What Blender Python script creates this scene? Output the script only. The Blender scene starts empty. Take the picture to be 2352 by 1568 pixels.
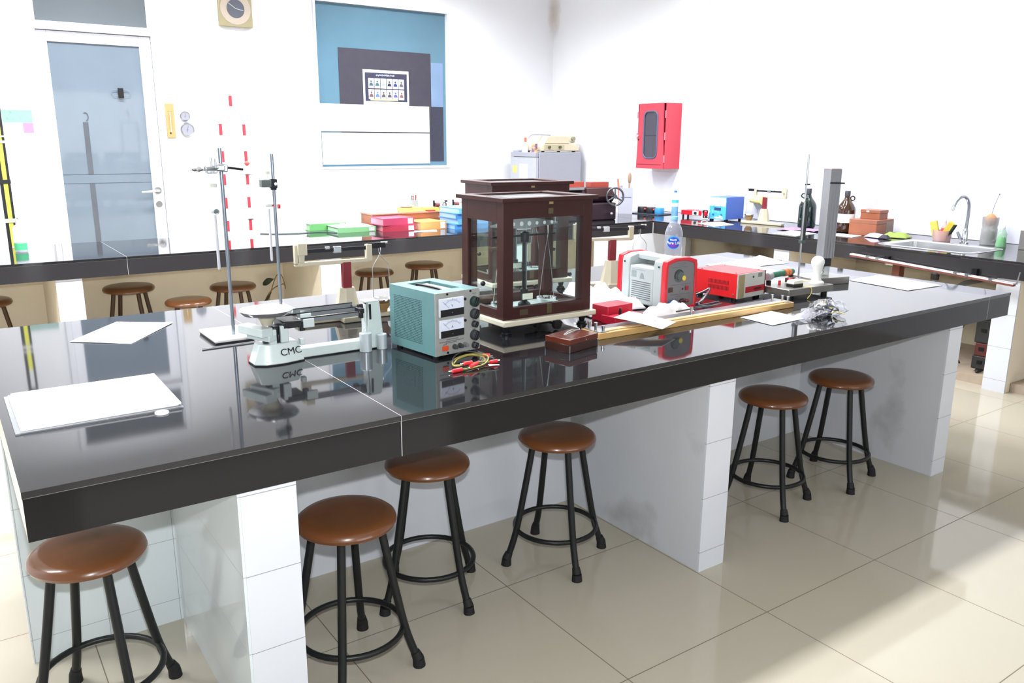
import bpy, bmesh, math, random
from mathutils import Vector, Matrix, Euler
random.seed(7)
R = math.radians
PI = math.pi
SC = bpy.context.scene
COL = SC.collection

# ------------------------------------------------------------------ camera
cam_d = bpy.data.cameras.new('camera')
cam = bpy.data.objects.new('camera', cam_d)
COL.objects.link(cam)
cam_d.sensor_fit = 'HORIZONTAL'
cam_d.sensor_width = 36.0
cam_d.lens = 1888.93 / 2352 * 36.0
cam_d.clip_start = 0.05
yaw, pit, rol = 0.609179, 0.238568, -0.005244
_f = Vector((math.sin(yaw)*math.cos(pit), math.cos(yaw)*math.cos(pit), -math.sin(pit)))
_r0 = Vector((math.cos(yaw), -math.sin(yaw), 0))
_d0 = _f.cross(_r0)
_r = math.cos(rol)*_r0 + math.sin(rol)*_d0
_d = -math.sin(rol)*_r0 + math.cos(rol)*_d0
cam.matrix_world = Matrix((( _r.x, -_d.x, -_f.x, 0), (_r.y, -_d.y, -_f.y, 0), (_r.z, -_d.z, -_f.z, 1.463), (0, 0, 0, 1)))
SC.camera = cam

# ------------------------------------------------------------------ view, world, lights
SC.view_settings.view_transform = 'Standard'
SC.view_settings.look = 'None'
SC.view_settings.gamma = 1
SC.view_settings.use_curve_mapping = False
SC.view_settings.exposure = 0.12
W = bpy.data.worlds.new('world'); SC.world = W; W.use_nodes = True
W.node_tree.nodes['Background'].inputs[0].default_value = (0.8, 0.87, 1, 1)
W.node_tree.nodes['Background'].inputs[1].default_value = 0.3


def area(name, loc, sx, sy, power, col=(1, 1, 1), rot=(0, 0, 0), spread=180):
    d = bpy.data.lights.new(name, 'AREA'); d.shape = 'RECTANGLE'; d.size = sx; d.size_y = sy
    d.energy = power; d.color = col; d.spread = R(spread)
    o = bpy.data.objects.new(name, d); COL.objects.link(o); o.location = loc; o.rotation_euler = rot
    return o


LW = (0.95, 0.97, 1.0)
for i, (x, y, p) in enumerate([(0.4, 3.3, 76), (2.9, 3.3, 84), (0.5, 5.3, 54), (2.7, 5.3, 50), (4.7, 4.9, 48), (1.2, 6.7, 54), (3.8, 6.7, 52), (5.0, 3.3, 34), (-1.4, 3.4, 56)]):
    area('ceiling_lamp', (x, y, 3.22), 1.25, 0.22, p*1.12, LW, spread=152)
area('camera_flash', (0.0, -0.02, 1.60), 0.05, 0.03, 40, (0.93, 0.96, 1.0), (R(76), 0, -yaw))
area('front_fill_light', (2.2, -2.95, 1.7), 3.2, 1.3, 46, (0.95, 0.97, 1.0), (R(90), 0, 0))  # unseen fill added behind the camera to brighten the space under the bench
area('adjoining_room_lamp', (3.6, 9.8, 2.8), 1.6, 0.6, 80, (0.85, 0.95, 1.0))

# ------------------------------------------------------------------ materials
_MC = {}


def lin(c):
    return tuple(((v/255)/12.92 if v/255 <= 0.04045 else ((v/255+0.055)/1.055)**2.4) for v in c)


def M(name, rgb, rough=0.5, metal=0.0, var=0.06, scale=40.0, coat=0.0, spec=0.5, bump=0.0, trans=0.0, alpha=1.0, emit=0.0, ior=1.45, dirt=None):
    if name in _MC: return _MC[name]
    m = bpy.data.materials.new(name); m.use_nodes = True
    nt = m.node_tree; N = nt.nodes; L = nt.links
    b = N['Principled BSDF']
    c = lin(rgb)
    tc = N.new('ShaderNodeTexCoord')
    nz = N.new('ShaderNodeTexNoise'); nz.inputs['Scale'].default_value = scale; nz.inputs['Detail'].default_value = 4
    L.new(tc.outputs['Object'], nz.inputs['Vector'])
    mx = N.new('ShaderNodeMix'); mx.data_type = 'RGBA'
    mx.inputs[6].default_value = (*[v*(1-var) for v in c], 1)
    mx.inputs[7].default_value = (*[min(1, v*(1+var)) for v in c], 1)
    L.new(nz.outputs['Fac'], mx.inputs[0])
    out = mx.outputs[2]
    if dirt:
        dc, ds, lo, hi = dirt
        n2 = N.new('ShaderNodeTexNoise'); n2.inputs['Scale'].default_value = ds; n2.inputs['Detail'].default_value = 6
        L.new(tc.outputs['Object'], n2.inputs['Vector'])
        mr = N.new('ShaderNodeMapRange'); mr.inputs[1].default_value = lo; mr.inputs[2].default_value = hi
        L.new(n2.outputs['Fac'], mr.inputs[0])
        m2 = N.new('ShaderNodeMix'); m2.data_type = 'RGBA'
        L.new(mr.outputs[0], m2.inputs[0]); L.new(out, m2.inputs[6]); m2.inputs[7].default_value = (*lin(dc), 1)
        out = m2.outputs[2]
    L.new(out, b.inputs['Base Color'])
    b.inputs['Roughness'].default_value = rough
    b.inputs['Metallic'].default_value = metal
    b.inputs['IOR'].default_value = ior
    b.inputs['Specular IOR Level'].default_value = spec
    b.inputs['Coat Weight'].default_value = coat
    b.inputs['Coat Roughness'].default_value = 0.08
    b.inputs['Transmission Weight'].default_value = trans
    b.inputs['Alpha'].default_value = alpha
    if emit:
        L.new(out, b.inputs['Emission Color']); b.inputs['Emission Strength'].default_value = emit
    if bump:
        bp = N.new('ShaderNodeBump'); bp.inputs['Strength'].default_value = bump; bp.inputs['Distance'].default_value = 0.004
        L.new(nz.outputs['Fac'], bp.inputs['Height']); L.new(bp.outputs[0], b.inputs['Normal'])
    _MC[name] = m
    return m


def glass_mat(name, tint, body=0.0, body_col=(255, 255, 255), ior=1.45, rough=0.0):
    """thin clear pane or film: fresnel mirror over a tinted see-through layer, with some milky body"""
    if name in _MC: return _MC[name]
    m = bpy.data.materials.new(name); m.use_nodes = True
    nt = m.node_tree; N = nt.nodes; L = nt.links
    N.remove(N['Principled BSDF']); out = N['Material Output']
    tr = N.new('ShaderNodeBsdfTransparent'); tr.inputs[0].default_value = (*lin(tint), 1)
    gl = N.new('ShaderNodeBsdfGlossy'); gl.inputs['Roughness'].default_value = rough
    lw = N.new('ShaderNodeLayerWeight'); lw.inputs[0].default_value = 0.5
    pw = N.new('ShaderNodeMath'); pw.operation = 'POWER'; pw.inputs[1].default_value = 5; L.new(lw.outputs['Facing'], pw.inputs[0])
    f0 = ((ior-1)/(ior+1))**2
    fr = N.new('ShaderNodeMath'); fr.operation = 'MULTIPLY_ADD'; fr.inputs[1].default_value = 1-f0; fr.inputs[2].default_value = f0; L.new(pw.outputs[0], fr.inputs[0])
    base = tr.outputs[0]
    if body:
        tc = N.new('ShaderNodeTexCoord'); nz = N.new('ShaderNodeTexNoise'); nz.inputs['Scale'].default_value = 3
        L.new(tc.outputs['Object'], nz.inputs['Vector'])
        mr = N.new('ShaderNodeMapRange'); mr.inputs[3].default_value = body*0.9; mr.inputs[4].default_value = min(1, body*1.1)
        L.new(nz.outputs['Fac'], mr.inputs[0])
        df = N.new('ShaderNodeBsdfDiffuse'); df.inputs[0].default_value = (*lin(body_col), 1)
        m1 = N.new('ShaderNodeMixShader'); L.new(mr.outputs[0], m1.inputs[0]); L.new(base, m1.inputs[1]); L.new(df.outputs[0], m1.inputs[2])
        base = m1.outputs[0]
    m2 = N.new('ShaderNodeMixShader'); L.new(fr.outputs[0], m2.inputs[0]); L.new(base, m2.inputs[1]); L.new(gl.outputs[0], m2.inputs[2])
    L.new(m2.outputs[0], out.inputs[0])
    _MC[name] = m
    return m


def tile_mat(name, rgb, grout, xs=None, ys=None, zs=None, w=0.002, rough=0.1, var=0.04, scale=6, dirt=None, bump=0, coat=0, spec=0.5):
    """tiles: xs/ys/zs = (origin, period) of the joint lines on each world axis"""
    m = M(name, rgb, rough, var=var, scale=scale, dirt=dirt, coat=coat, spec=spec)
    nt = m.node_tree; N = nt.nodes; L = nt.links; b = N['Principled BSDF']
    geo = N.new('ShaderNodeNewGeometry'); sp = N.new('ShaderNodeSeparateXYZ'); L.new(geo.outputs['Position'], sp.inputs[0])
    nsp = N.new('ShaderNodeSeparateXYZ'); L.new(geo.outputs['Normal'], nsp.inputs[0])
    fac = None

    def mth(op, a, b_=None, c_=None):
        n = N.new('ShaderNodeMath'); n.operation = op
        for i, v in enumerate((a, b_, c_)):
            if v is None: continue
            if isinstance(v, (int, float)): n.inputs[i].default_value = v
            else: L.new(v, n.inputs[i])
        return n.outputs[0]
    for ax, pr in enumerate((xs, ys, zs)):
        if not pr: continue
        o, p = pr
        t = mth('DIVIDE', mth('SUBTRACT', sp.outputs[ax], o), p)
        t = mth('ABSOLUTE', mth('SUBTRACT', t, mth('ROUND', t)))
        t = mth('LESS_THAN', t, w/2/p)
        t = mth('MULTIPLY', t, mth('LESS_THAN', mth('ABSOLUTE', nsp.outputs[ax]), 0.7))
        fac = t if fac is None else mth('MAXIMUM', fac, t)
    src = b.inputs['Base Color'].links[0].from_socket
    mx = N.new('ShaderNodeMix'); mx.data_type = 'RGBA'; L.new(fac, mx.inputs[0]); L.new(src, mx.inputs[6]); mx.inputs[7].default_value = (*lin(grout), 1)
    L.new(mx.outputs[2], b.inputs['Base Color'])
    r = mth('MAXIMUM', mth('MULTIPLY', fac, 0.7), rough); L.new(r, b.inputs['Roughness'])
    return m


def stain_wall(name, rgb, spots, rough=0.6):
    """painted wall with brown damp stains that have a place and a ragged shape of their own"""
    m = M(name, rgb, rough, var=0.015, scale=3)
    nt = m.node_tree; N = nt.nodes; L = nt.links; b = N['Principled BSDF']
    geo = N.new('ShaderNodeNewGeometry')
    nz = N.new('ShaderNodeTexNoise'); nz.inputs['Scale'].default_value = 9; nz.inputs['Detail'].default_value = 6; L.new(geo.outputs['Position'], nz.inputs['Vector'])
    src = b.inputs['Base Color'].links[0].from_socket
    for (x, y, z, sx, sy, sz, amt) in spots:
        mp = N.new('ShaderNodeMapping'); mp.vector_type = 'TEXTURE'
        mp.inputs['Location'].default_value = (x, y, z); mp.inputs['Scale'].default_value = (sx, sy, sz)
        L.new(geo.outputs['Position'], mp.inputs[0])
        ln = N.new('ShaderNodeVectorMath'); ln.operation = 'LENGTH'; L.new(mp.outputs[0], ln.inputs[0])
        ad = N.new('ShaderNodeMath'); ad.operation = 'ADD'; L.new(ln.outputs['Value'], ad.inputs[0]); L.new(nz.outputs['Fac'], ad.inputs[1])
        mr = N.new('ShaderNodeMapRange'); mr.inputs[1].default_value = 0.7; mr.inputs[2].default_value = 1.5; mr.inputs[3].default_value = amt; mr.inputs[4].default_value = 0
        L.new(ad.outputs[0], mr.inputs[0])
        mx = N.new('ShaderNodeMix'); mx.data_type = 'RGBA'; L.new(mr.outputs[0], mx.inputs[0]); L.new(src, mx.inputs[6]); mx.inputs[7].default_value = (*lin((170, 140, 105)), 1)
        src = mx.outputs[2]
    L.new(src, b.inputs['Base Color'])
    return m


# ------------------------------------------------------------------ geometry helpers
class G:
    def __init__(s): s.v = []; s.f = []

    def add(s, vs, fs, mat=None):
        k = len(s.v)
        for p in vs:
            p = Vector(p)
            s.v.append(mat @ p if mat is not None else p)
        s.f += [tuple(i+k for i in f) for f in fs]
        return s

    def box(s, c, size, rz=0.0, top=1.0, rot=None, topy=None):
        x, y, z = [d/2 for d in size]
        ty = top if topy is None else topy
        vs = [(-x, -y, -z), (x, -y, -z), (x, y, -z), (-x, y, -z), (-x*top, -y*ty, z), (x*top, -y*ty, z), (x*top, y*ty, z), (-x*top, y*ty, z)]
        m = Matrix.Translation(c) @ (Euler(rot).to_matrix().to_4x4() if rot else Matrix.Rotation(rz, 4, 'Z'))
        return s.add(vs, [(3, 2, 1, 0), (4, 5, 6, 7), (0, 1, 5, 4), (1, 2, 6, 5), (2, 3, 7, 6), (3, 0, 4, 7)], m)

    def bb(s, x0, x1, y0, y1, z0, z1):
        return s.box(((x0+x1)/2, (y0+y1)/2, (z0+z1)/2), (x1-x0, y1-y0, z1-z0))

    def cyl(s, p0, p1, r0, r1=None, n=20, caps=True):
        p0 = Vector(p0); p1 = Vector(p1); r1 = r0 if r1 is None else r1
        d = (p1-p0).normalized(); a = d.orthogonal().normalized(); b = d.cross(a)
        vs = [p0+r0*(math.cos(2*PI*i/n)*a+math.sin(2*PI*i/n)*b) for i in range(n)] + [p1+r1*(math.cos(2*PI*i/n)*a+math.sin(2*PI*i/n)*b) for i in range(n)]
        fs = [(i, (i+1) % n, n+(i+1) % n, n+i) for i in range(n)]
        if caps: fs += [tuple(range(n-1, -1, -1)), tuple(range(n, 2*n))]
        return s.add(vs, fs)

    def tube(s, pts, r, n=8, closed=False, rs=None):
        P = [Vector(p) for p in pts]; k = len(P); base = len(s.v)
        prev = None
        for i, p in enumerate(P):
            a = P[(i-1) % k] if (closed or i > 0) else p
            b = P[(i+1) % k] if (closed or i < k-1) else p
            t = (b-a).normalized()
            u = t.orthogonal().normalized() if prev is None else (prev - t*prev.dot(t)).normalized()
            prev = u; w = t.cross(u); rr = rs[i] if rs else r
            for j in range(n): s.v.append(p+rr*(math.cos(2*PI*j/n)*u+math.sin(2*PI*j/n)*w))
        for i in range(k if closed else k-1):
            for j in range(n):
                a = base+i*n; b = base+((i+1) % k)*n
                s.f.append((a+j, a+(j+1) % n, b+(j+1) % n, b+j))
        if not closed:
            s.f.append(tuple(base+j for j in range(n-1, -1, -1))); s.f.append(tuple(base+(k-1)*n+j for j in range(n)))
        return s

    def lathe(s, prof, c=(0, 0, 0), n=28, mat=None, a0=0, a1=2*PI):
        k = len(prof); full = abs(a1-a0-2*PI) < 1e-6; m = n if full else n+1
        vs = []
        for i in range(m):
            a = a0+(a1-a0)*i/n
            for r, z in prof: vs.append((c[0]+r*math.cos(a), c[1]+r*math.sin(a), c[2]+z))
        fs = []
        for i in range(n):
            j = (i+1) % m
            for q in range(k-1): fs.append((i*k+q, j*k+q, j*k+q+1, i*k+q+1))
        return s.add(vs, fs, mat)

    def ball(s, c, r, n=14, sc=(1, 1, 1)):
        k = n//2
        return s.lathe([(max(1e-5, r*math.sin(PI*i/k)), -r*math.cos(PI*i/k)) for i in range(k+1)], (0, 0, 0), n, Matrix.Translation(c) @ Matrix.Diagonal((*sc, 1)))

    def prism(s, poly, z0, z1, mat=None):
        n = len(poly)
        vs = [(x, y, z0) for x, y in poly]+[(x, y, z1) for x, y in poly]
        fs = [tuple(range(n-1, -1, -1)), tuple(range(n, 2*n))]+[(i, (i+1) % n, n+(i+1) % n, n+i) for i in range(n)]
        return s.add(vs, fs, mat)

    def grid(s, nx, ny, fn):
        vs = [fn(i/nx, j/ny) for j in range(ny+1) for i in range(nx+1)]
        fs = [(j*(nx+1)+i, j*(nx+1)+i+1, (j+1)*(nx+1)+i+1, (j+1)*(nx+1)+i) for j in range(ny) for i in range(nx)]
        return s.add(vs, fs)

    def frame(s, w, h, t, d, c=(0, 0, 0), mat=None):
        """rectangular picture frame in the XZ plane, outer size w x h, bar t, depth d"""
        for (cx, cz, sx, sz) in ((0, h/2-t/2, w, t), (0, -h/2+t/2, w, t), (-w/2+t/2, 0, t, h-2*t), (w/2-t/2, 0, t, h-2*t)):
            s.box((c[0]+cx, c[1], c[2]+cz), (sx, d, sz))
        return s


XZ = Matrix(((1, 0, 0, 0), (0, 0, 1, 0), (0, 1, 0, 0), (0, 0, 0, 1)))      # poly (x,y)->(x,z), prism height along y
YZ = Matrix(((0, 0, 1, 0), (1, 0, 0, 0), (0, 1, 0, 0), (0, 0, 0, 1)))      # poly (x,y)->(y,z), prism height along x


def obj(name, g, mat, parent=None, smooth=True, bevel=0.0, solid=0.0, sub=0, label=None, rot=None, loc=None):
    me = bpy.data.meshes.new(name)
    me.from_pydata([tuple(v) for v in g.v], [], g.f)
    bm = bmesh.new(); bm.from_mesh(me); bmesh.ops.recalc_face_normals(bm, faces=bm.faces); bm.to_mesh(me); bm.free()
    me.materials.append(mat)
    o = bpy.data.objects.new(name, me); COL.objects.link(o)
    if smooth:
        me.shade_smooth(); me.set_sharp_from_angle(angle=R(38))
    if solid:
        q = o.modifiers.new('Solidify', 'SOLIDIFY'); q.thickness = solid; q.offset = 0
    if bevel:
        q = o.modifiers.new('Bevel', 'BEVEL'); q.width = bevel; q.segments = 2; q.limit_method = 'ANGLE'; q.angle_limit = R(40)
    if sub:
        q = o.modifiers.new('Subdivision', 'SUBSURF'); q.levels = sub; q.render_levels = sub
    if parent: o.parent = parent
    if loc: o.location = loc
    if rot: o.rotation_euler = rot
    if label: o['label'] = label
    return o


def tag(o, label, cat, group=None, kind=None):
    o['label'] = label; o['category'] = cat
    if group: o['group'] = group
    if kind: o['kind'] = kind
    return o


def thing(name, label, cat, loc=(0, 0, 0), rz=0.0, group=None):
    o = bpy.data.objects.new(name, None); COL.objects.link(o); o.empty_display_size = 0.05
    o.location = loc; o.rotation_euler = (0, 0, rz)
    return tag(o, label, cat, group)


def single(name, g, mat, label, cat, loc=(0, 0, 0), rz=0.0, group=None, **k):
    o = obj(name, g, mat, None, **k); o.location = loc
    if not k.get('rot'): o.rotation_euler = (0, 0, rz)
    return tag(o, label, cat, group)


def struct(name, g, mat, parent=None, **k):
    o = obj(name, g, mat, parent, **k)
    if not parent: o['kind'] = 'structure'
    return o


def text_mesh(name, txt, size, mat, parent, loc, rot, extrude=0.0004, bend=None, shear=0, wid=1.0, bold=0.0):
    cu = bpy.data.curves.new(name, 'FONT'); cu.body = txt; cu.size = size; cu.extrude = extrude; cu.align_x = 'CENTER'; cu.align_y = 'CENTER'; cu.shear = shear; cu.offset = bold
    o = bpy.data.objects.new(name, cu); COL.objects.link(o)
    bpy.context.view_layer.update()
    me = bpy.data.meshes.new_from_object(o.evaluated_get(bpy.context.evaluated_depsgraph_get()))
    bpy.data.objects.remove(o); bpy.data.curves.remove(cu)
    me.materials.clear(); me.materials.append(mat)
    for v in me.vertices:
        v.co.x *= wid
        if bend:
            a = v.co.x/bend; rr = bend+v.co.z
            v.co = Vector((rr*math.sin(a), v.co.y, rr*math.cos(a)-bend))
    o = bpy.data.objects.new(name, me); COL.objects.link(o)
    o.parent = parent; o.location = loc; o.rotation_euler = rot
    return o


def copy_tree(o, parent=None):
    c = o.copy(); COL.objects.link(c); c.parent = parent
    for ch in [q for q in COL.objects if q.parent == o]: copy_tree(ch, c)
    return c


def arc(c, r, a0, a1, n, plane='xy', sx=1, sy=1):
    out = []
    for i in range(n+1):
        a = a0+(a1-a0)*i/n; u = r*math.cos(a)*sx; v = r*math.sin(a)*sy
        out.append({'xy': (c[0]+u, c[1]+v, c[2]), 'xz': (c[0]+u, c[1], c[2]+v), 'yz': (c[0], c[1]+u, c[2]+v)}[plane])
    return out


def smooth_path(pts, n=6):
    """Catmull-Rom through points"""
    P = [Vector(p) for p in pts]; P = [2*P[0]-P[1]]+P+[2*P[-1]-P[-2]]
    out = []
    for i in range(1, len(P)-2):
        for k in range(n):
            t = k/n; a, b, c, d = P[i-1], P[i], P[i+1], P[i+2]
            out.append(0.5*((2*b)+(c-a)*t+(2*a-5*b+4*c-d)*t*t+(3*b-a-3*c+d)*t*t*t))
    out.append(P[-2])
    return out


# ------------------------------------------------------------------ palette
WHITE = M('white_paint', (236, 236, 238), 0.5)
PAPER = M('white_paper', (243, 243, 246), 0.6, var=0.01)
BLACKP = M('black_plastic', (24, 24, 27), 0.35)
RUBBER = M('black_rubber', (20, 20, 21), 0.7)
STEEL = M('brushed_steel', (180, 184, 188), 0.28, 1.0, var=0.08)
CHROME = M('chrome', (222, 224, 228), 0.08, 1.0)
DARKM = M('dark_metal', (44, 44, 48), 0.35, 0.8)
GREYROD = M('grey_rod_metal', (140, 148, 158), 0.3, 0.9)
CLEAR = glass_mat('clear_glass', (250, 254, 253))
BURETTE = glass_mat('burette_glass', (246, 248, 249), 0.12, (244, 246, 250))
REDP = M('red_enamel', (205, 30, 45), 0.35, coat=0.3)
MAHOG = M('mahogany', (54, 24, 22), 0.38, var=0.35, scale=18, coat=0.1, spec=0.35)
BEIGEP = M('beige_enamel', (190, 182, 160), 0.4)
CREAM = M('cream_plaster', (236, 224, 202), 0.7, var=0.05, scale=4, dirt=((186, 172, 148), 2.2, 0.62, 0.85))
GRANITE = tile_mat('black_granite', (30, 30, 33), (190, 190, 190), xs=(0.889, 2.95), w=0.0012, rough=0.05, var=0.25, scale=420, spec=0.95)
GRANITE_P = M('black_granite_plain', (40, 39, 42), 0.06, var=0.25, scale=420, spec=0.9)
APRON = tile_mat('black_granite_apron', (20, 19, 22), (178, 178, 180), xs=(0.889, 2.95), w=0.0022, rough=0.07, var=0.2, scale=420, spec=0.4)
GROUT = M('pale_grout', (175, 175, 178), 0.8)
PLASTER = M('grey_plaster', (204, 207, 212), 0.65, var=0.05, scale=5, dirt=((128, 124, 116), 2.6, 0.60, 0.86))
WTILE = tile_mat('white_wall_tile', (214, 217, 224), (150, 152, 158), zs=(0.073, 0.2015), w=0.0022, rough=0.12, var=0.02)
WTILE_B = tile_mat('white_glossy_tile', (214, 222, 224), (160, 166, 168), xs=(0.27, 0.2), zs=(0.073, 0.2015), w=0.0018, rough=0.06, var=0.02)

# ------------------------------------------------------------------ room
FLOOR = tile_mat('floor_tile', (184, 177, 160), (120, 108, 92), xs=(0.2255, 0.6), ys=(0.2655, 0.6), w=0.0032, rough=0.07, var=0.03, scale=2.5)
WALLM = stain_wall('wall_paint', (236, 238, 243), [(5.95, 7.72, 2.86, 0.10, 0.10, 0.30, 0.4), (6.05, 3.02, 2.01, 0.3, 0.08, 0.10, 0.10), (6.05, 2.99, 2.20, 0.3, 0.05, 0.07, 0.25)])
struct('floor', G().bb(-2.6, 6.5, -3.1, 10.9, -0.1, 0), FLOOR, smooth=False)
struct('ceiling', G().bb(-2.6, 6.5, -3.1, 7.9, 3.3, 3.4), M('ceiling_paint', (240, 240, 240), 0.8), smooth=False)
YB = 7.75; XR = 6.05; YE = 6.10; XP = 5.95
g = G()                                                     # back wall with door, transom and window openings
DX0, DX1, DZ = 0.786, 1.726, 2.80
WX0, WX1, WZ0, WZ1 = 3.141, 4.562, 1.208, 2.724
g.bb(-2.6, DX0, YB, YB+0.15, 0, 3.3).bb(DX0, DX1, YB, YB+0.15, DZ, 3.3).bb(DX1, WX0, YB, YB+0.15, 0, 3.3)
g.bb(WX0, WX1, YB, YB+0.15, 0, WZ0).bb(WX0, WX1, YB, YB+0.15, WZ1, 3.3).bb(WX1, 6.2, YB, YB+0.15, 0, 3.3)
struct('wall_back', g, WALLM, smooth=False)
struct('wall_right', G().bb(XR, XR+0.15, -3.1, YB, 0, 3.3), WALLM, smooth=False)
struct('wall_right_pilaster', G().bb(XP, XR, 5.59, YB, 0, 3.3), WALLM, smooth=False)
struct('wall_left', G().bb(-2.6, -2.5, -3.1, YB, 0, 3.3), WALLM, smooth=False)
struct('wall_front', G().bb(-2.6, 6.2, -3.1, -3.0, 0, 3.3), WALLM, smooth=False)
BAND = tile_mat('wall_tile_band', (226, 228, 240), (205, 207, 216), ys=(2.2, 0.25), zs=(0.797, 0.195), w=0.0015, rough=0.18, var=0.015)
struct('trim_1', G().bb(XR-0.008, XR, 1.0, 5.59, 0.80, 1.18), BAND, smooth=False)
struct('trim_2', G().bb(XP-0.008, XP, 5.59, 6.6, 0.80, 1.18), BAND, smooth=False)
# adjoining room seen through the panes
ADJ = M('adjoining_wall_paint', (196, 208, 216), 0.8)
g = G(); g.bb(-0.5, 6.4, 10.6, 10.7, 0, 3.2).bb(-0.6, -0.5, YB+0.15, 10.7, 0, 3.2).bb(6.3, 6.4, YB+0.15, 10.6, 0, 3.2).bb(2.4, 2.48, YB+0.15, 10.6, 0, 3.2)
struct('wall_adjoining', g, ADJ, smooth=False)
struct('ceiling_adjoining', G().bb(-0.6, 6.4, YB+0.15, 10.7, 3.2, 3.3), ADJ, smooth=False)
# door
FRAMEW = M('door_frame_paint', (232, 234, 242), 0.35, coat=0.2)
d1 = bpy.data.objects.new('door_1', None); COL.objects.link(d1); d1['kind'] = 'structure'; d1.location = (1.256, YB, 0)
w_ = DX1-DX0
g = G()
g.bb(-w_/2, -w_/2+0.045, -0.02, 0.15, 0, DZ).bb(w_/2-0.045, w_/2, -0.02, 0.15, 0, DZ).bb(-w_/2+0.045, w_/2-0.045, -0.02, 0.15, DZ-0.045, DZ).bb(-w_/2+0.045, w_/2-0.045, -0.03, 0.15, 2.302, 2.358)
obj('door_frame', g, FRAMEW, d1, bevel=0.003)
lx0, lx1 = -w_/2+0.048, w_/2-0.048
gx0, gx1, gz0, gz1 = -0.350, 0.331, 0.12, 2.216
g = G()
g.bb(lx0, gx0, 0.0, 0.04, 0.005, 2.298).bb(gx1, lx1, 0.0, 0.04, 0.005, 2.298).bb(gx0, gx1, 0.0, 0.04, gz1, 2.298).bb(gx0, gx1, 0.0, 0.04, 0.005, gz0)
leaf = obj('door_leaf', g, FRAMEW, d1, bevel=0.003)
FROST = glass_mat('frosted_door_glass', (150, 165, 180), 0.72, (136, 150, 164), rough=0.05)
pane = obj('glass_pane', G().bb(gx0, gx1, 0.016, 0.024, gz0, gz1), FROST, d1, smooth=False)
g = G().bb(gx0, gx1, 0.0148, 0.0158, 1.175, 1.179).bb(gx0, gx1, 0.0148, 0.0158, 1.102, 1.106)
obj('film_seam', g, M('film_seam', (70, 84, 102), 0.5), pane, smooth=False)
STRIP = M('dark_strip', (88, 92, 100), 0.45, var=0.25, scale=6)
g = G().bb(-0.155, -0.117, 0.012, 0.0155, 0.369, 1.102).bb(-0.155, -0.117, 0.012, 0.0155, 1.179, 1.599)
g.tube(arc((-0.132, 0.012, 1.643), 0.033, -0.9*PI/2, 1.4*PI/2, 12, 'xz', 0.6), 0.003, 6)
obj('hanging_strip', g, STRIP, pane, smooth=False)
g = G().cyl((0.371, -0.012, 1.032), (0.371, 0.0, 1.032), 0.030).cyl((0.371, -0.012, 0.914), (0.371, 0.0, 0.914), 0.027)
obj('escutcheon', g, STEEL, d1)
g = G().tube(smooth_path([(0.371, 0.0, 1.032), (0.371, -0.05, 1.032), (0.342, -0.058, 1.031), (0.228, -0.058, 1.025)]), 0.0105, 10)
obj('lever_handle', g, CHROME, d1)
t2 = bpy.data.objects.new('window_2', None); COL.objects.link(t2); t2['kind'] = 'structure'; t2.location = (1.256, YB+0.03, 2.557)
obj('glass_pane', G().box((0, 0, 0), (w_-0.09, 0.006, 0.396)), glass_mat('transom_glass', (172, 182, 188), 0.5, (140, 148, 154)), t2, smooth=False)
obj('glazing_bead', G().frame(w_-0.09, 0.396, 0.012, 0.014), FRAMEW, t2)
# window
w1 = bpy.data.objects.new('window_1', None); COL.objects.link(w1); w1['kind'] = 'structure'; w1.location = ((WX0+WX1)/2, YB, (WZ0+WZ1)/2)
obj('window_frame', G().frame(WX1-WX0+0.04, WZ1-WZ0+0.04, 0.022, 0.04, (0.004, 0.0, 0.002)), M('window_frame_paint', (224, 227, 240), 0.4), w1, bevel=0.002)
obj('glass_pane', G().box((0, 0.03, 0), (WX1-WX0, 0.006, WZ1-WZ0)), glass_mat('blue_film_glass', (175, 198, 212), 0.62, (112, 150, 170)), w1, smooth=False)
cxw, czw = (WX0+WX1)/2, (WZ0+WZ1)/2


def sheet_on_wall(name, x0, x1, z0, z1, y, th, mat, label, cat, group=None):
    return single(name, G().bb(x0, x1, y-th, y, z0, z1), mat, label, cat, smooth=False, group=group)


CHALK = M('dark_board', (60, 58, 70), 0.7, var=0.15, scale=14, dirt=((90, 90, 104), 3.2, 0.66, 0.8))
sheet_on_wall('dark_board', 3.374, 4.384, 1.256, 2.33, YB+0.0265, 0.004, CHALK, 'dark grey board covering the middle of the blue interior window', 'board')
sheet_on_wall('dark_board', 4.386, 4.527, 1.256, 1.808, YB+0.0265, 0.004, M('dark_board_side', (52, 54, 70), 0.7, var=0.15), 'narrow dark board strip at the lower right of the blue window', 'board')
sheet_on_wall('blue_film', 4.386, 4.527, 1.808, 2.245, YB+0.0265, 0.003, M('slate_blue_film', (116, 140, 172), 0.5, var=0.15, scale=5), 'slate blue film strip at the right edge of the window', 'film')
sheet_on_wall('poster_paper', 3.158, 4.356, 1.55, 1.808, YB+0.0215, 0.002, PAPER, 'upper blank white paper strip taped across the window', 'paper', 'blank papers on the window')
sheet_on_wall('poster_paper', 3.168, 4.356, 1.234, 1.537, YB+0.0215, 0.002, PAPER, 'lower and taller blank white paper taped across the window', 'paper', 'blank papers on the window')
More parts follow.
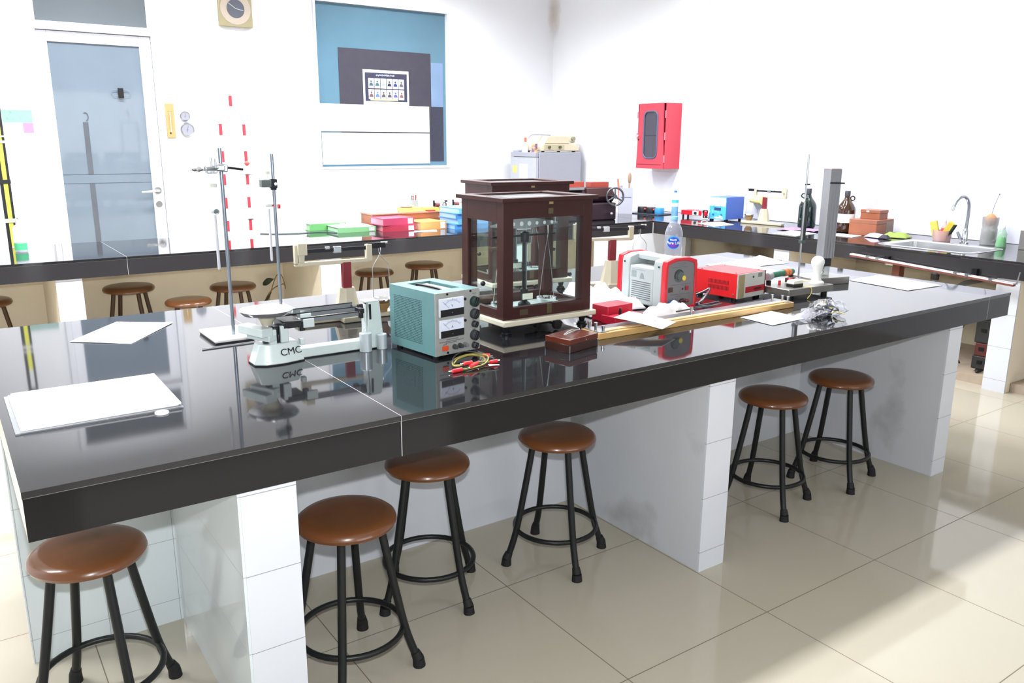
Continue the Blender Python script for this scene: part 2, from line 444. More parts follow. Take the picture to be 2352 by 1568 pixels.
# portrait poster
pt = thing('portrait_poster', 'small white bordered poster with two rows of portraits on the window', 'poster', (3.873, YB+0.0215, 1.975)); pt.scale = (1.267, 1, 1.267)
obj('sheet', G().box((0, -0.001, 0), (0.397, 0.002, 0.264)), PAPER, pt, smooth=False)
obj('print_background', G().box((0, -0.0024, 0.004), (0.365, 0.0008, 0.214)), M('poster_print', (52, 54, 76), 0.5, var=0.5, scale=22), pt, smooth=False)
cols = [(66, 90, 110), (60, 100, 110), (150, 160, 170), (40, 42, 60), (46, 60, 120), (90, 88, 96), (110, 80, 84), (90, 120, 190), (80, 74, 78), (70, 70, 80), (84, 84, 150), (130, 90, 84)]
for i in range(12):
    cx = -0.131+(i % 6)*0.0525; cz = 0.032-(i//6)*0.083
    card = obj('portrait_card', G().box((cx, -0.0032, cz), (0.047, 0.0008, 0.074)), M('portrait_paper', (226, 230, 242), 0.6), pt, smooth=False)
    g = G().prism([(cx-0.018, cz-0.02), (cx+0.018, cz-0.02), (cx+0.014, cz-0.004), (cx+0.005, cz+0.004), (cx-0.005, cz+0.004), (cx-0.014, cz-0.004)], -0.0042, -0.0036, XZ)
    g.lathe([(1e-4, 0), (0.0075, 0), (0.0075, 0.0006), (1e-4, 0.0006)], (0, 0, 0), 12, Matrix.Translation((cx, -0.0036, cz+0.013)) @ Matrix.Rotation(PI/2, 4, 'X'))
    obj('portrait_figure', g, M('portrait_%d' % i, cols[i], 0.6), card, smooth=False)
g = G()
random.seed(3)
for i in range(26):
    cx = -0.085+i*0.0062; g.box((cx, -0.0032, 0.093+random.uniform(-0.003, 0.003)), (0.0036, 0.0006, random.uniform(0.006, 0.014)))
obj('title_lettering', g, M('poster_title', (190, 196, 208), 0.6), pt, smooth=False)
obj('footer_band', G().box((-0.02, -0.0032, -0.092), (0.24, 0.0006, 0.01)), M('poster_footer', (222, 200, 140), 0.6), pt, smooth=False)

# ------------------------------------------------------------------ benches
T = 0.797
SLAB = 0.107


def cross_wall(parent, x0, x1, y0, y1, side_mat, cap_y=None, cap_x=None, ztop=T-SLAB):
    """masonry wall under a worktop with a white tiled end"""
    o = obj('cross_wall', G().bb(x0, x1, y0, y1, 0, ztop), side_mat, parent, smooth=False)
    if cap_y is not None:
        for (ya, yb) in cap_y: obj('tile_facing', G().bb(x0-0.001, x1+0.001, ya, yb, 0, ztop), WTILE, o, smooth=False)
    if cap_x is not None:
        for (xa, xb) in cap_x: obj('tile_facing', G().bb(xa, xb, y0-0.001, y1+0.001, 0, ztop), WTILE, o, smooth=False)
    return o


def slab(parent, x0, x1, y0, y1, top_mat=GRANITE, apron_mat=APRON, sides='fblr'):
    obj('worktop', G().bb(x0, x1, y0, y1, T-0.014, T), top_mat, parent, smooth=False)
    e = 0.012; g = G()
    if 'f' in sides: g.bb(x0+0.001, x1-0.001, y0+0.001, y0+e, T-SLAB, T-0.0155)
    if 'b' in sides: g.bb(x0+0.001, x1-0.001, y1-e, y1-0.001, T-SLAB, T-0.0155)
    if 'l' in sides: g.bb(x0+0.001, x0+e, y0+e, y1-e, T-SLAB, T-0.0155)
    if 'r' in sides: g.bb(x1-e, x1-0.001, y0+e, y1-e, T-SLAB, T-0.0155)
    obj('apron', g, apron_mat, parent, smooth=False)
    obj('slab_core', G().bb(x0+0.0025, x1-0.0025, y0+0.0025, y1-0.0025, T-SLAB+0.002, T-0.0138), M('slab_grout_core', (196, 192, 182), 0.8), parent, smooth=False)


b1 = thing('lab_bench', 'large near black topped lab bench on white tiled masonry walls', 'bench')
slab(b1, 0.066, 4.035, 1.755, 3.432)
SPINE = obj('spine_wall', G().bb(0.068, 4.03, 2.49, 2.65, 0, T-SLAB), PLASTER, b1, smooth=False)
obj('tile_facing', G().bb(0.066, 0.487, 2.482, 2.49, 0, T-SLAB), WTILE_B, SPINE, smooth=False)
for x0, x1 in ((0.484, 0.613), (2.033, 2.157), (3.546, 3.65)):
    cross_wall(b1, x0, x1, 1.772, 2.49, PLASTER, cap_y=[(1.764, 1.772)])
    cross_wall(b1, x0, x1, 2.65, 3.415, PLASTER, cap_y=[(3.415, 3.423)])
obj('tile_facing', G().bb(0.4765, 0.484, 1.766, 2.482, 0, T-SLAB), WTILE_B, SPINE, smooth=False)

APRON_B = tile_mat('black_granite_apron_hazed', (50, 49, 52), (178, 178, 180), xs=(0.889, 2.95), w=0.0022, rough=0.10, var=0.2, scale=420)  # same granite as the near apron, base colour paled to paint in haze
b2 = thing('lab_bench', 'far black topped lab bench across the room in front of the door and window wall', 'bench')
slab(b2, -1.2, 5.13, 5.215, YE, apron_mat=APRON_B, sides='fbl')
for x0, x1 in ((-0.95, -0.82), (0.51, 0.643), (2.08, 2.227), (3.65, 3.79)):
    cross_wall(b2, x0, x1, 5.24, 5.98, CREAM, cap_y=[(5.228, 5.24)])
obj('knee_wall', G().bb(-1.2, 5.12, 5.98, 6.085, 0, T-SLAB), CREAM, b2, smooth=False)

b3 = thing('lab_bench', 'black topped side bench with the sink along the right wall', 'bench')
XF = 5.135
# worktop with sink cut-out
g = G()
SX0, SX1, SY0, SY1 = 5.26, 5.68, 2.57, 3.17
g.bb(XF, XR-0.009, SY1, 5.589, T-0.014, T).bb(XF, XP-0.009, 5.589, YE, T-0.014, T).bb(XF, XR-0.009, 1.6, SY0, T-0.014, T).bb(XF, SX0, SY0, SY1, T-0.014, T).bb(SX1, XR-0.009, SY0, SY1, T-0.014, T)
obj('worktop', g, GRANITE_P, b3, smooth=False)
obj('apron', G().bb(XF+0.001, XF+0.013, 1.6, 5.21, T-SLAB, T-0.0155), APRON_B, b3, smooth=False)
g = G()
g.bb(XF+0.0025, XR-0.012, SY1+0.02, 5.215, T-SLAB+0.002, T-0.0145).bb(XF+0.0025, XR-0.012, 1.6, SY0-0.02, T-SLAB+0.002, T-0.0145)
obj('slab_core', g, M('slab_core_side', (196, 192, 182), 0.8), b3, smooth=False)
for y0, y1 in ((2.20, 2.33), (3.81, 3.943)):
    cross_wall(b3, XF+0.033, XR-0.03, y0, y1, CREAM, cap_x=[(XF+0.02, XF+0.033)])
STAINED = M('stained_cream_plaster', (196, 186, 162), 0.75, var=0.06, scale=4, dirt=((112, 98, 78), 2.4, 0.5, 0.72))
obj('knee_wall', G().bb(XR-0.03, XR-0.002, 1.6, 5.585, 0, T-SLAB), STAINED, b3, smooth=False)
CONC = M('concrete_plinth', (176, 160, 142), 0.85, var=0.15, scale=20, dirt=((110, 96, 84), 9, 0.55, 0.75))
g = G().bb(5.22, XR-0.03, 2.335, 3.805, 0, 0.055).bb(5.22, XR-0.03, 1.6, 2.195, 0, 0.055).bb(5.22, XR-0.03, 3.948, 5.4, 0, 0.055)
obj('plinth', g, CONC, b3, smooth=False)

# ------------------------------------------------------------------ stools
SEAT = M('varnished_brown_wood', (104, 60, 28), 0.28, var=0.35, scale=9, coat=0.5)
LEGM = M('black_painted_steel', (34, 36, 36), 0.38, 0.4, var=0.2, scale=60)
st = thing('round_stool', '-', 'stool', (0, 0, 0), 0, 'wooden seated stools')
obj('seat', G().lathe([(1e-4, 0.478), (0.05, 0.4785), (0.105, 0.4775), (0.124, 0.474), (0.134, 0.466), (0.137, 0.456), (0.133, 0.447), (0.122, 0.442), (1e-4, 0.441)], n=48), SEAT, st)
for k in range(4):
    a = PI/4+k*PI/2; c, s_ = math.cos(a), math.sin(a)
    pr = [(0.092, 0.4405), (0.098, 0.40), (0.122, 0.27), (0.148, 0.14), (0.168, 0.07), (0.186, 0.022)]
    lg = obj('leg', G().tube(smooth_path([(r*c, r*s_, z) for r, z in pr], 4), 0.0115, 12), LEGM, st)
    obj('rubber_foot', G().cyl((0.178*c, 0.178*s_, 0.045), (0.187*c, 0.187*s_, 0.024), 0.0135, 0.0165, 14).cyl((0.187*c, 0.187*s_, 0.024), (0.189*c, 0.189*s_, 0.0), 0.0165, 0.0185, 14), RUBBER, lg)
obj('foot_ring', G().tube([(0.146*math.cos(2*PI*i/40), 0.146*math.sin(2*PI*i/40), 0.125) for i in range(40)], 0.0085, 10, closed=True), LEGM, st)
obj('seat_plate', G().lathe([(1e-4, 0.4408), (0.104, 0.4408), (0.104, 0.4375), (1e-4, 0.4375)], n=32), LEGM, st)
near = [(0.205, 2.145, 16, 'brown stool under the left corner of the near bench, left of the tiled pillar'),
        (0.815, 1.955, 57, 'brown stool whose seat edge is hidden by the left tiled pillar'),
        (1.195, 2.185, 12, 'brown stool tucked under the bench seam, between two other stools'),
        (1.690, 2.143, 76, 'brown stool standing in the middle bay beside the middle pillar'),
        (2.706, 2.018, 62, 'dark brown stool beside the middle pillar in the right bay'),
        (3.172, 2.020, 59, 'dark brown stool nearest the end pillar in the right bay')]
far = [(0.968, 5.725, 20, 1.15, 'tall dark stool at the far bench, just right of its white pillar'),
       (1.245, 5.365, 35, 1.02, 'lower stool in front at the far bench, beside the taller dark one'),
       (1.585, 5.56, 10, 1.10, 'reddish shiny stool at the far bench, behind the left burette stand'),
       (2.68, 5.67, 40, 1.075, 'stool at the far bench seen behind the hanging balance pan'),
       (3.12, 5.69, 5, 1.115, 'stool at the far bench seen behind the teal power supply'),
       (0.165, 5.72, 15, 1.13, 'far stool cut off by the left edge of the photo')]
for i, (x, y, a, lb) in enumerate(near):
    o = st if i == 0 else copy_tree(st)
    o.location = (x, y, 0); o.rotation_euler = (0, 0, R(a-45)); o['label'] = lb; o['group'] = 'stools under the near bench'
for (x, y, a, s_, lb) in far:
    o = copy_tree(st); o.location = (x, y, 0); o.rotation_euler = (0, 0, R(a-45)); o.scale = (s_, s_, s_); o['label'] = lb; o['group'] = 'stools at the far bench'
    for q in [c for c in COL.objects if c.parent == o and c.name.startswith('leg')]:
        q.material_slots[0].link = 'OBJECT'; q.material_slots[0].material = M('brown_painted_legs', (74, 54, 38), 0.4, 0.2)

# ================================================================== things on the near bench
# ------------------------------------------------------------------ papers


def paper(name, pts, label, z=T, th=0.0012, curl=0.0, cat='paper', n=8, mat=None, group=None):
    """a sheet with four ground corners (near-left, near-right, far-right, far-left), slightly wavy"""
    a, b, c, d = [Vector((p[0], p[1], 0)) for p in pts]
    o0 = (a+b+c+d)/4

    def fn(u, v):
        p = (a*(1-u)+b*u)*(1-v)+(d*(1-u)+c*u)*v - o0
        return (p.x, p.y, th/2+0.0006+curl*max(0, (2*u-1))**3*max(0, v)+0.0006*math.sin(5*u+3*v)+0.0006)
    return single(name, G().grid(n, n, fn), mat or PAPER, label, cat, (o0.x, o0.y, z), solid=th, group=group)


def rect(cx, cy, w, d, a):
    c, s_ = math.cos(R(a)), math.sin(R(a))
    return [(cx+x*c-y*s_, cy+x*s_+y*c) for x, y in ((-w/2, -d/2), (w/2, -d/2), (w/2, d/2), (-w/2, d/2))]


paper('paper_sheet', [(0.317, 3.062), (0.484, 2.922), (0.677, 3.185), (0.507, 3.316)], 'single white sheet lying alone at the far left of the near bench')
stk = thing('paper_stack', 'white paper stack in clear sleeves at the near left of the bench', 'papers', (0.277, 2.30, T))
random.seed(5)
obj('sleeve', G().box((-0.005, -0.004, 0.002), (0.372, 0.345, 0.004)), glass_mat('clear_sleeve', (235, 240, 242), 0.25, (235, 240, 245)), stk, bevel=0.001)
for i, (dx, dy, rz) in enumerate(((-0.004, 0.0, 0.4), (0.004, -0.003, -0.5))):
    obj('sheet', G().box((dx, dy, 0.006+i*0.0042), (0.352, 0.325, 0.004), rz=R(rz)), PAPER, stk, smooth=False)
obj('top_sheet', G().grid(8, 8, lambda u, v: (-0.02+0.2*u*0.97, -0.155+0.30*v, 0.0125+0.004*u*u*(1-v)+0.001*math.sin(6*u))), PAPER, stk, solid=0.001)
obj('top_sheet', G().grid(8, 8, lambda u, v: (-0.175+0.2*u, -0.158+0.32*v, 0.0118+0.001*math.sin(5*v))), PAPER, stk, solid=0.001)
single('glare_disc', G().lathe([(1e-4, 0.0), (0.0165, 0.0), (0.017, 0.002), (0.016, 0.0045), (1e-4, 0.005)], n=28), M('glare_disc', (248, 248, 252), 0.3), 'small round white disc standing in for a glare spot on the bench beside the paper stack', 'disc', (0.402, 2.107, T))  # round glare on the glossy top, put in as a white disc
paper('paper_sheet', [(2.522, 1.909), (2.733, 1.919), (2.735, 2.085), (2.535, 2.072)], 'white sheet in front of the wooden wire board, near the front edge')
paper('paper_sheet', [(3.667, 2.042), (3.805, 2.035), (3.846, 2.377), (3.704, 2.371)], 'left one of two adjoining white sheets at the right end of the near bench')
paper('paper_sheet', [(3.808, 2.036), (3.948, 2.029), (3.988, 2.383), (3.849, 2.378)], 'right one of two adjoining white sheets at the right end of the near bench')
paper('paper_sheet', [(3.352, 2.664), (3.652, 2.722), (3.761, 3.137), (3.506, 3.137)], 'large white sheet behind the red box power supply')
paper('paper_sheet', [(3.72, 2.93), (3.95, 2.915), (4.01, 3.17), (3.78, 3.165)], 'white sheet with a curled corner at the back right of the near bench', curl=0.012)

# ------------------------------------------------------------------ burette stands


def burette_stand(x, y, rod_h, plate, label, clamp_z, dx, knob, group, zt, zb, zs, big_clamp):
    t = thing('retort_stand', label, 'retort stand', (x, y, T), 0, group)
    px, py, sx, sy = plate
    g = G().box((px, py, 0.010), (sx, sy, 0.012))
    pl = obj('base_plate', g, M('base_plate_enamel', (226, 224, 220), 0.25, coat=0.4), t, bevel=0.004)
    obj('base_edge', G().box((px, py, 0.0035), (sx-0.006, sy-0.006, 0.007)), BLACKP, pl)
    obj('rod', G().cyl((0, 0, 0.014), (0, 0, rod_h), 0.0062, n=18), GREYROD, t)
    if big_clamp:
        g = G().box((-0.022, -0.012, clamp_z), (0.06, 0.016, 0.018)).box((0.004, -0.004, clamp_z), (0.030, 0.024, 0.026), rot=(0, R(5), 0)).box((dx, 0.004, clamp_z-0.012), (0.034, 0.03, 0.012))
        cl = obj('clamp_boss', g, STEEL, t, bevel=0.003)
        g = G().tube(smooth_path([(0.012, -0.01, clamp_z+0.001), (0.03, -0.012, clamp_z-0.001), (0.068, -0.014, clamp_z-0.006)]), 0.004, 8)
        obj('clamp_screw', g, DARKM, cl)
        g = G().tube(smooth_path([(-0.05, 0.012, clamp_z-0.004), (dx-0.018, 0.018, clamp_z), (dx, 0.021, clamp_z+0.004), (dx+0.02, 0.012, clamp_z+0.002), (dx+0.022, -0.006, clamp_z)]), 0.0075, 8)
        g.tube(smooth_path([(-0.052, -0.02, clamp_z-0.002), (dx, -0.021, clamp_z), (dx+0.018, -0.012, clamp_z)]), 0.0075, 8)
        g.cyl((dx-0.006, -0.024, clamp_z+0.0), (dx-0.006, -0.024, clamp_z+0.034), 0.003).cyl((dx+0.008, -0.024, clamp_z), (dx+0.008, -0.024, clamp_z+0.03), 0.003)
        obj('clamp_jaw', g, STEEL, cl)
        g = G().ball((dx-0.045, -0.004, clamp_z-0.004), 0.015, 12, (1.6, 0.8, 0.6))
        obj('wing_nut', g, CHROME, cl)
    else:
        cl = obj('clamp_boss', G().box((-0.002, -0.004, clamp_z), (0.026, 0.022, 0.036)), DARKM, t, bevel=0.003)
        obj('clamp_jaw', G().box((-0.034, -0.006, clamp_z+0.002), (0.038, 0.03, 0.028)), M('grey_clamp_rubber', (92, 100, 100), 0.5), cl, bevel=0.002)
        obj('clamp_screw', G().cyl((0.0, -0.015, clamp_z), (0.0, -0.026, clamp_z), 0.006), CHROME, cl)
        obj('clamp_collar', G().cyl((0, 0, clamp_z-0.024), (0, 0, clamp_z-0.015), 0.011), DARKM, cl)
    bu = obj('burette', G().lathe([(0.0135, zs+0.022), (0.0135, zt), (0.0125, zt), (0.0125, zs+0.024)], (dx, 0, 0), 20).lathe([(0.0135, zs+0.022), (0.006, zs+0.008), (0.0045, zs-0.012)], (dx, 0, 0), 18), BURETTE, t)
    obj('meniscus_band', G().lathe([(0.0138, 0), (0.0138, 0.010)], (dx, 0, clamp_z-0.062 if big_clamp else clamp_z+0.036), 20), M('pale_green_band', (206, 210, 196), 0.4), bu)
    obj('tip_tube', G().lathe([(0.0048, zs-0.012), (0.005, zb+0.006), (0.0035, zb), (0.0025, zb), (0.003, zs-0.012)], (dx, 0, 0), 14), M('frosted_tube', (232, 232, 238), 0.25, trans=0.35), bu)
    tap = obj('stopcock', G().cyl((dx-0.012, 0, zs), (dx+0.012, 0, zs), 0.006, n=14), M('clear_ptfe', (226, 230, 232), 0.3, trans=0.4), bu)
    if knob: obj('stopcock_knob', G().cyl((dx+0.012, 0, zs), (dx+0.026, 0, zs), 0.004).cyl((dx+0.036, -0.002, zs-0.004), (dx+0.044, -0.002, zs-0.004), 0.009, n=16), REDP, tap)
    else: obj('stopcock_knob', G().tube(arc((dx+0.003, -0.012, zs), 0.008, 0, 2*PI, 20, 'xz')[:-1], 0.0012, 6, closed=True).cyl((dx+0.003, -0.012, zs), (dx+0.003, 0, zs), 0.006), M('grey_ring', (96, 106, 108), 0.4), tap)
    return t


burette_stand(0.792, 2.812, 0.640, (-0.012, 0.043, 0.135, 0.205), 'tall retort stand with a steel clamp holding a burette, at left on the near bench', 0.577, -0.031, False, 'burette stands', 0.652, 0.243, 0.436, True)
burette_stand(1.089, 3.176, 0.615, (-0.02, 0.01, 0.13, 0.2), 'retort stand behind the scale pan, with a grey block clamp and red tap', 0.503, -0.025, True, 'burette stands', 0.672, 0.205, 0.420, False)
g = G().cyl((0.66, 2.715, T+0.0022), (0.835, 2.722, T+0.0022), 0.0017, n=8).cyl((0.657, 2.703, T+0.0022), (0.83, 2.708, T+0.0022), 0.0017, n=8)
single('wire_pair', g, STEEL, 'two thin straight steel wires lying before the left stand base', 'wire')

# ------------------------------------------------------------------ triple beam balance
CMCG = M('pale_grey_green_enamel', (196, 208, 206), 0.32, coat=0.3)
t = thing('triple_beam_balance', 'pale grey triple beam balance with a round steel pan, at the near left', 'balance', (0.80, 2.44, T))
# base housing: tapered, with a chamfered left-front corner
bo = [(-0.066, -0.030), (-0.036, -0.052), (0.018, -0.055), (0.088, -0.040), (0.088, 0.040), (-0.030, 0.046), (-0.066, 0.030)]
to = [(-0.047, -0.022), (-0.028, -0.036), (0.014, -0.038), (0.071, -0.028), (0.071, 0.028), (-0.022, 0.032), (-0.047, 0.022)]
n = len(bo)
g = G().add([(x, y, 0.003) for x, y in bo]+[(x, y, 0.064) for x, y in to], [tuple(range(n-1, -1, -1)), tuple(range(n, 2*n))]+[(i, (i+1) % n, n+(i+1) % n, n+i) for i in range(n)])
hs = obj('base_housing', g, CMCG, t, bevel=0.003)
obj('base_gasket', G().prism([(x*1.0, y*1.0) for x, y in bo], 0.0, 0.003), RUBBER, hs)
obj('base_rail', G().bb(0.075, 0.335, -0.020, 0.020, 0.003, 0.034), CMCG, t, bevel=0.003)
tw = obj('end_tower', G().box((0.338, 0, 0.080), (0.064, 0.052, 0.154), top=0.62, topy=0.8), CMCG, t, bevel=0.003)
obj('pointer_slot', G().box((0.322, -0.0225, 0.125), (0.007, 0.004, 0.05)), BLACKP, tw)
obj('end_cap', G().box((0.330, 0, 0.158), (0.046, 0.044, 0.004)), CMCG, tw, bevel=0.001)
obj('scale_plate', G().box((0.308, -0.004, 0.100), (0.004, 0.03, 0.10)), M('pale_plate', (214, 224, 222), 0.35), tw)
yk = obj('beam_yoke', G().box((0.02, 0, 0.088), (0.04, 0.05, 0.05)).box((0.055, 0, 0.118), (0.06, 0.085, 0.022)).box((0.018, -0.02, 0.066), (0.014, 0.014, 0.05)).box((-0.02, 0, 0.090), (0.035, 0.03, 0.03)).box((-0.022, -0.01, 0.066), (0.014, 0.02, 0.045)).box((0.088, -0.03, 0.108), (0.018, 0.014, 0.03)), BLACKP, t, bevel=0.003)
obj('knife_block', G().box((0.028, -0.036, 0.092), (0.024, 0.012, 0.052)), CMCG, t, bevel=0.002)
obj('knife_block', G().box((-0.006, -0.03, 0.085), (0.022, 0.014, 0.046)), CMCG, t, bevel=0.002)
obj('zero_arm', G().box((-0.045, 0.01, 0.103), (0.04, 0.12, 0.026), rz=R(18)).box((-0.03, 0.0, 0.083), (0.03, 0.1, 0.018), rz=R(24)), CMCG, t, bevel=0.002)
for i, (yb, zb) in enumerate(((-0.034, 0.118), (0.0, 0.128), (0.034, 0.136))):
    bm_ = obj('beam', G().bb(0.085, 0.285, yb-0.0018, yb+0.0018, zb, zb+0.014), M('grey_beam', (112, 118, 122), 0.4), t)
    obj('beam_edge', G().bb(0.085, 0.285, yb-0.0022, yb+0.0022, zb+0.0125, zb+0.0155), BLACKP, bm_)
    rx = (0.108, 0.112, 0.125)[i]
    obj('rider', G().box((rx, yb, zb-0.002), (0.036, 0.010, 0.028 if i < 2 else 0.022)), (CMCG, CMCG, STEEL)[i], t, bevel=0.002)
obj('beam_end', G().box((0.287, 0, 0.134), (0.016, 0.08, 0.016)).box((0.308, 0.0, 0.142), (0.04, 0.010, 0.015)).box((0.283, -0.036, 0.122), (0.014, 0.014, 0.022)), BLACKP, t, bevel=0.002)
cone = obj('pan_support', G().lathe([(1e-4, 0.118), (0.016, 0.118), (0.022, 0.132), (0.032, 0.146), (0.034, 0.153), (1e-4, 0.153)], (-0.010, 0, 0), 24), BEIGEP, t)
obj('pan', G().lathe([(1e-4, 0.1565), (0.05, 0.1555), (0.068, 0.1575), (0.078, 0.165), (0.0805, 0.1665), (0.0805, 0.1645), (0.072, 0.1535), (0.05, 0.1515), (1e-4, 0.1515)], (-0.010, 0, 0), 48), M('satin_steel_pan', (214, 214, 218), 0.2, 0.9), t)
obj('tare_block', G().box((0.082, -0.036, 0.061), (0.014, 0.022, 0.018)), CMCG, t, bevel=0.002)
text_mesh('lettering', 'CMC', 0.030, BLACKP, hs, (0.045, -0.0432, 0.036), (R(75), 0, R(11.5)), wid=1.12)

# slotted brass style weights
SILV = M('silver_weight', (196, 206, 210), 0.35, 0.35)
for x, y, r, h, lb in ((1.095, 2.400, 0.0200, 0.062, 'larger silver cylindrical weight with a ring handle, in front of the balance tower'), (1.154, 2.404, 0.0170, 0.050, 'smaller silver cylindrical weight with a ring handle, beside the larger one')):
    w = thing('cylinder_weight', lb, 'weight', (x, y, T), 0, 'silver cylinder weights')
    obj('body', G().lathe([(1e-4, 0), (r-0.001, 0), (r, 0.001), (r, h-0.0015), (r-0.0015, h), (1e-4, h)], n=32), SILV, w)
    pts = [(-0.0035, 0, h-0.001), (-0.0035, 0, h+0.012)]+arc((0, 0, h+0.012), 0.0035, PI, 0, 6, 'xz')+[(0.0035, 0, h-0.001)]
    obj('ring_handle', G().tube(pts, 0.0011, 6), SILV, w)

# ------------------------------------------------------------------ column balances


def column_balance(loc, rz, label, group, sc=1.0, flip=1):
    t = thing('column_balance', label, 'balance', loc, rz, group)
    f = flip
    g = G().box((0.0, 0.025, 0.0115), (0.38, 0.055, 0.021))
    b = obj('base', g, BEIGEP, t, bevel=0.004)
    obj('base_shoe', G().box((f*0.02, -0.005, 0.0125), (0.10, 0.09, 0.023)), BEIGEP, b, bevel=0.004)
    g = G().lathe([(1e-4, 0.02), (0.052, 0.02), (0.03, 0.128), (1e-4, 0.128)], (f*0.004, 0, 0), 8, Matrix.Rotation(PI/8, 4, 'Z'))
    obj('pedestal', g, BEIGEP, t)
    obj('column', G().box((f*0.004, 0, 0.175), (0.034, 0.026, 0.10)), M('dark_red_enamel', (122, 28, 38), 0.4), t, bevel=0.003)
    g = G().box((f*-0.045, 0, 0.227), (0.29, 0.022, 0.014)).box((f*-0.184, 0, 0.262), (0.012, 0.022, 0.075)).box((f*0.095, 0, 0.255), (0.022, 0.024, 0.062))
    obj('frame', g, BEIGEP, t, bevel=0.002)
    obj('scale_block', G().box((f*-0.163, -0.006, 0.283), (0.034, 0.030, 0.044)).box((f*-0.166, -0.006, 0.248), (0.020, 0.014, 0.03), top=1.2), BEIGEP, t, bevel=0.002)
    bm_ = obj('beam', G().box((f*-0.022, 0, 0.273), (0.24, 0.005, 0.014)).box((f*0.128, 0, 0.279), (0.07, 0.010, 0.020)), DARKM, t, bevel=0.001)
    obj('rider', G().box((f*-0.028, -0.001, 0.273), (0.03, 0.014, 0.024)), STEEL, bm_, bevel=0.002)
    obj('rider', G().box((f*-0.065, -0.001, 0.281), (0.018, 0.010, 0.010)), STEEL, bm_, bevel=0.002)
    obj('beam_tip', G().cyl((f*0.145, 0, 0.288), (f*0.172, 0, 0.288), 0.004), CHROME, bm_)
    hx = f*0.140
    g = G().tube(smooth_path([(hx, -0.008, 0.272), (hx, -0.009, 0.256), (hx, 0, 0.246), (hx, 0.009, 0.256), (hx, 0.008, 0.272)]), 0.0014, 6)
    g.tube(smooth_path([(hx-0.031, 0, 0.07), (hx-0.031, 0, 0.16), (hx-0.030, 0, 0.198), (hx-0.008, 0, 0.232), (hx, 0, 0.247), (hx+0.008, 0, 0.232), (hx+0.033, 0, 0.205), (hx+0.036, 0, 0.16), (hx+0.038, 0, 0.07)]), 0.0014, 6)
    st_ = obj('stirrup', g, STEEL, t)
    obj('pan', G().lathe([(1e-4, 0.062), (0.028, 0.063), (0.042, 0.074), (0.0435, 0.074), (0.030, 0.0605), (1e-4, 0.0595)], (hx+0.003, 0, 0), 32), CHROME, st_)
    obj('pan_rest', G().lathe([(1e-4, 0.022), (0.020, 0.022), (0.022, 0.034), (0.034, 0.050), (0.036, 0.058), (1e-4, 0.058)], (hx+0.003, 0, 0), 24), M('brown_pan_rest', (150, 118, 78), 0.45), t)
    return t


column_balance((1.237, 2.87, T), R(-4), 'beige column balance with dark red post, behind the triple beam balance', 'beige column balances')
column_balance((2.572, 2.88, T), R(-20), 'beige column balance with dark red post, right of the glass case', 'beige column balances')
column_balance((5.715, 4.50, T), R(98), 'beige column balance with red post, on the side bench by the blue box', 'beige column balances')

# ------------------------------------------------------------------ teal power supply
TEAL = M('teal_enamel', (92, 132, 134), 0.42, var=0.08, scale=60)
PANEL = M('grey_aluminium_panel', (156, 158, 154), 0.45, 0.2, var=0.1, scale=90)
W_, D_, H_ = 0.178, 0.250, 0.2
t = thing('power_supply', 'teal metal power supply with two dial meters in the bench centre', 'power supply', (1.300, 2.308, T), R(7))
zb = 0.010
g = G()
g.bb(-W_/2, W_/2, -D_/2+0.004, D_/2, zb, zb+H_-0.012).bb(-W_/2, -0.046, -D_/2+0.004, D_/2, zb+H_-0.012, zb+H_).bb(0.046, W_/2, -D_/2+0.004, D_/2, zb+H_-0.012, zb+H_).bb(-0.046, 0.046, -D_/2+0.004, -0.078, zb+H_-0.012, zb+H_).bb(-0.046, 0.046, 0.088, D_/2, zb+H_-0.012, zb+H_)
ca = obj('case', g, TEAL, t, smooth=False)
obj('handle_well', G().bb(-0.045, 0.045, -0.077, 0.087, zb+H_-0.0118, zb+H_-0.010), BLACKP, ca, smooth=False)
obj('carry_handle', G().tube(smooth_path([(-0.018, 0.075, zb+H_-0.009), (-0.016, 0.062, zb+H_-0.002), (-0.015, -0.045, zb+H_-0.002), (-0.015, -0.066, zb+H_-0.009)]), 0.0035, 8), BLACKP, t)
obj('handle_strap', G().bb(0.002, 0.03, -0.068, 0.078, zb+H_-0.0098, zb+H_-0.005), M('pale_grey_strap', (196, 200, 198), 0.4), t, bevel=0.002)
g = G()
for side in (-1, 1):
    for r in range(26):
        z = zb+0.030+r*0.0055
        for k in range(20):
            y = 0.096-k*0.0078
            g.box((side*(W_/2), y+0.002*(r % 2), z), (0.0012, 0.0046, 0.0021))
obj('vent_slots', g, M('vent_dark', (40, 66, 68), 0.8), ca, smooth=False)
pn = obj('front_panel', G().bb(-W_/2, W_/2, -D_/2, -D_/2+0.004, zb, zb+H_), PANEL, t, bevel=0.001)
yf = -D_/2


def ppt(u, v): return (-W_/2+u*W_, zb+H_*(1-v))


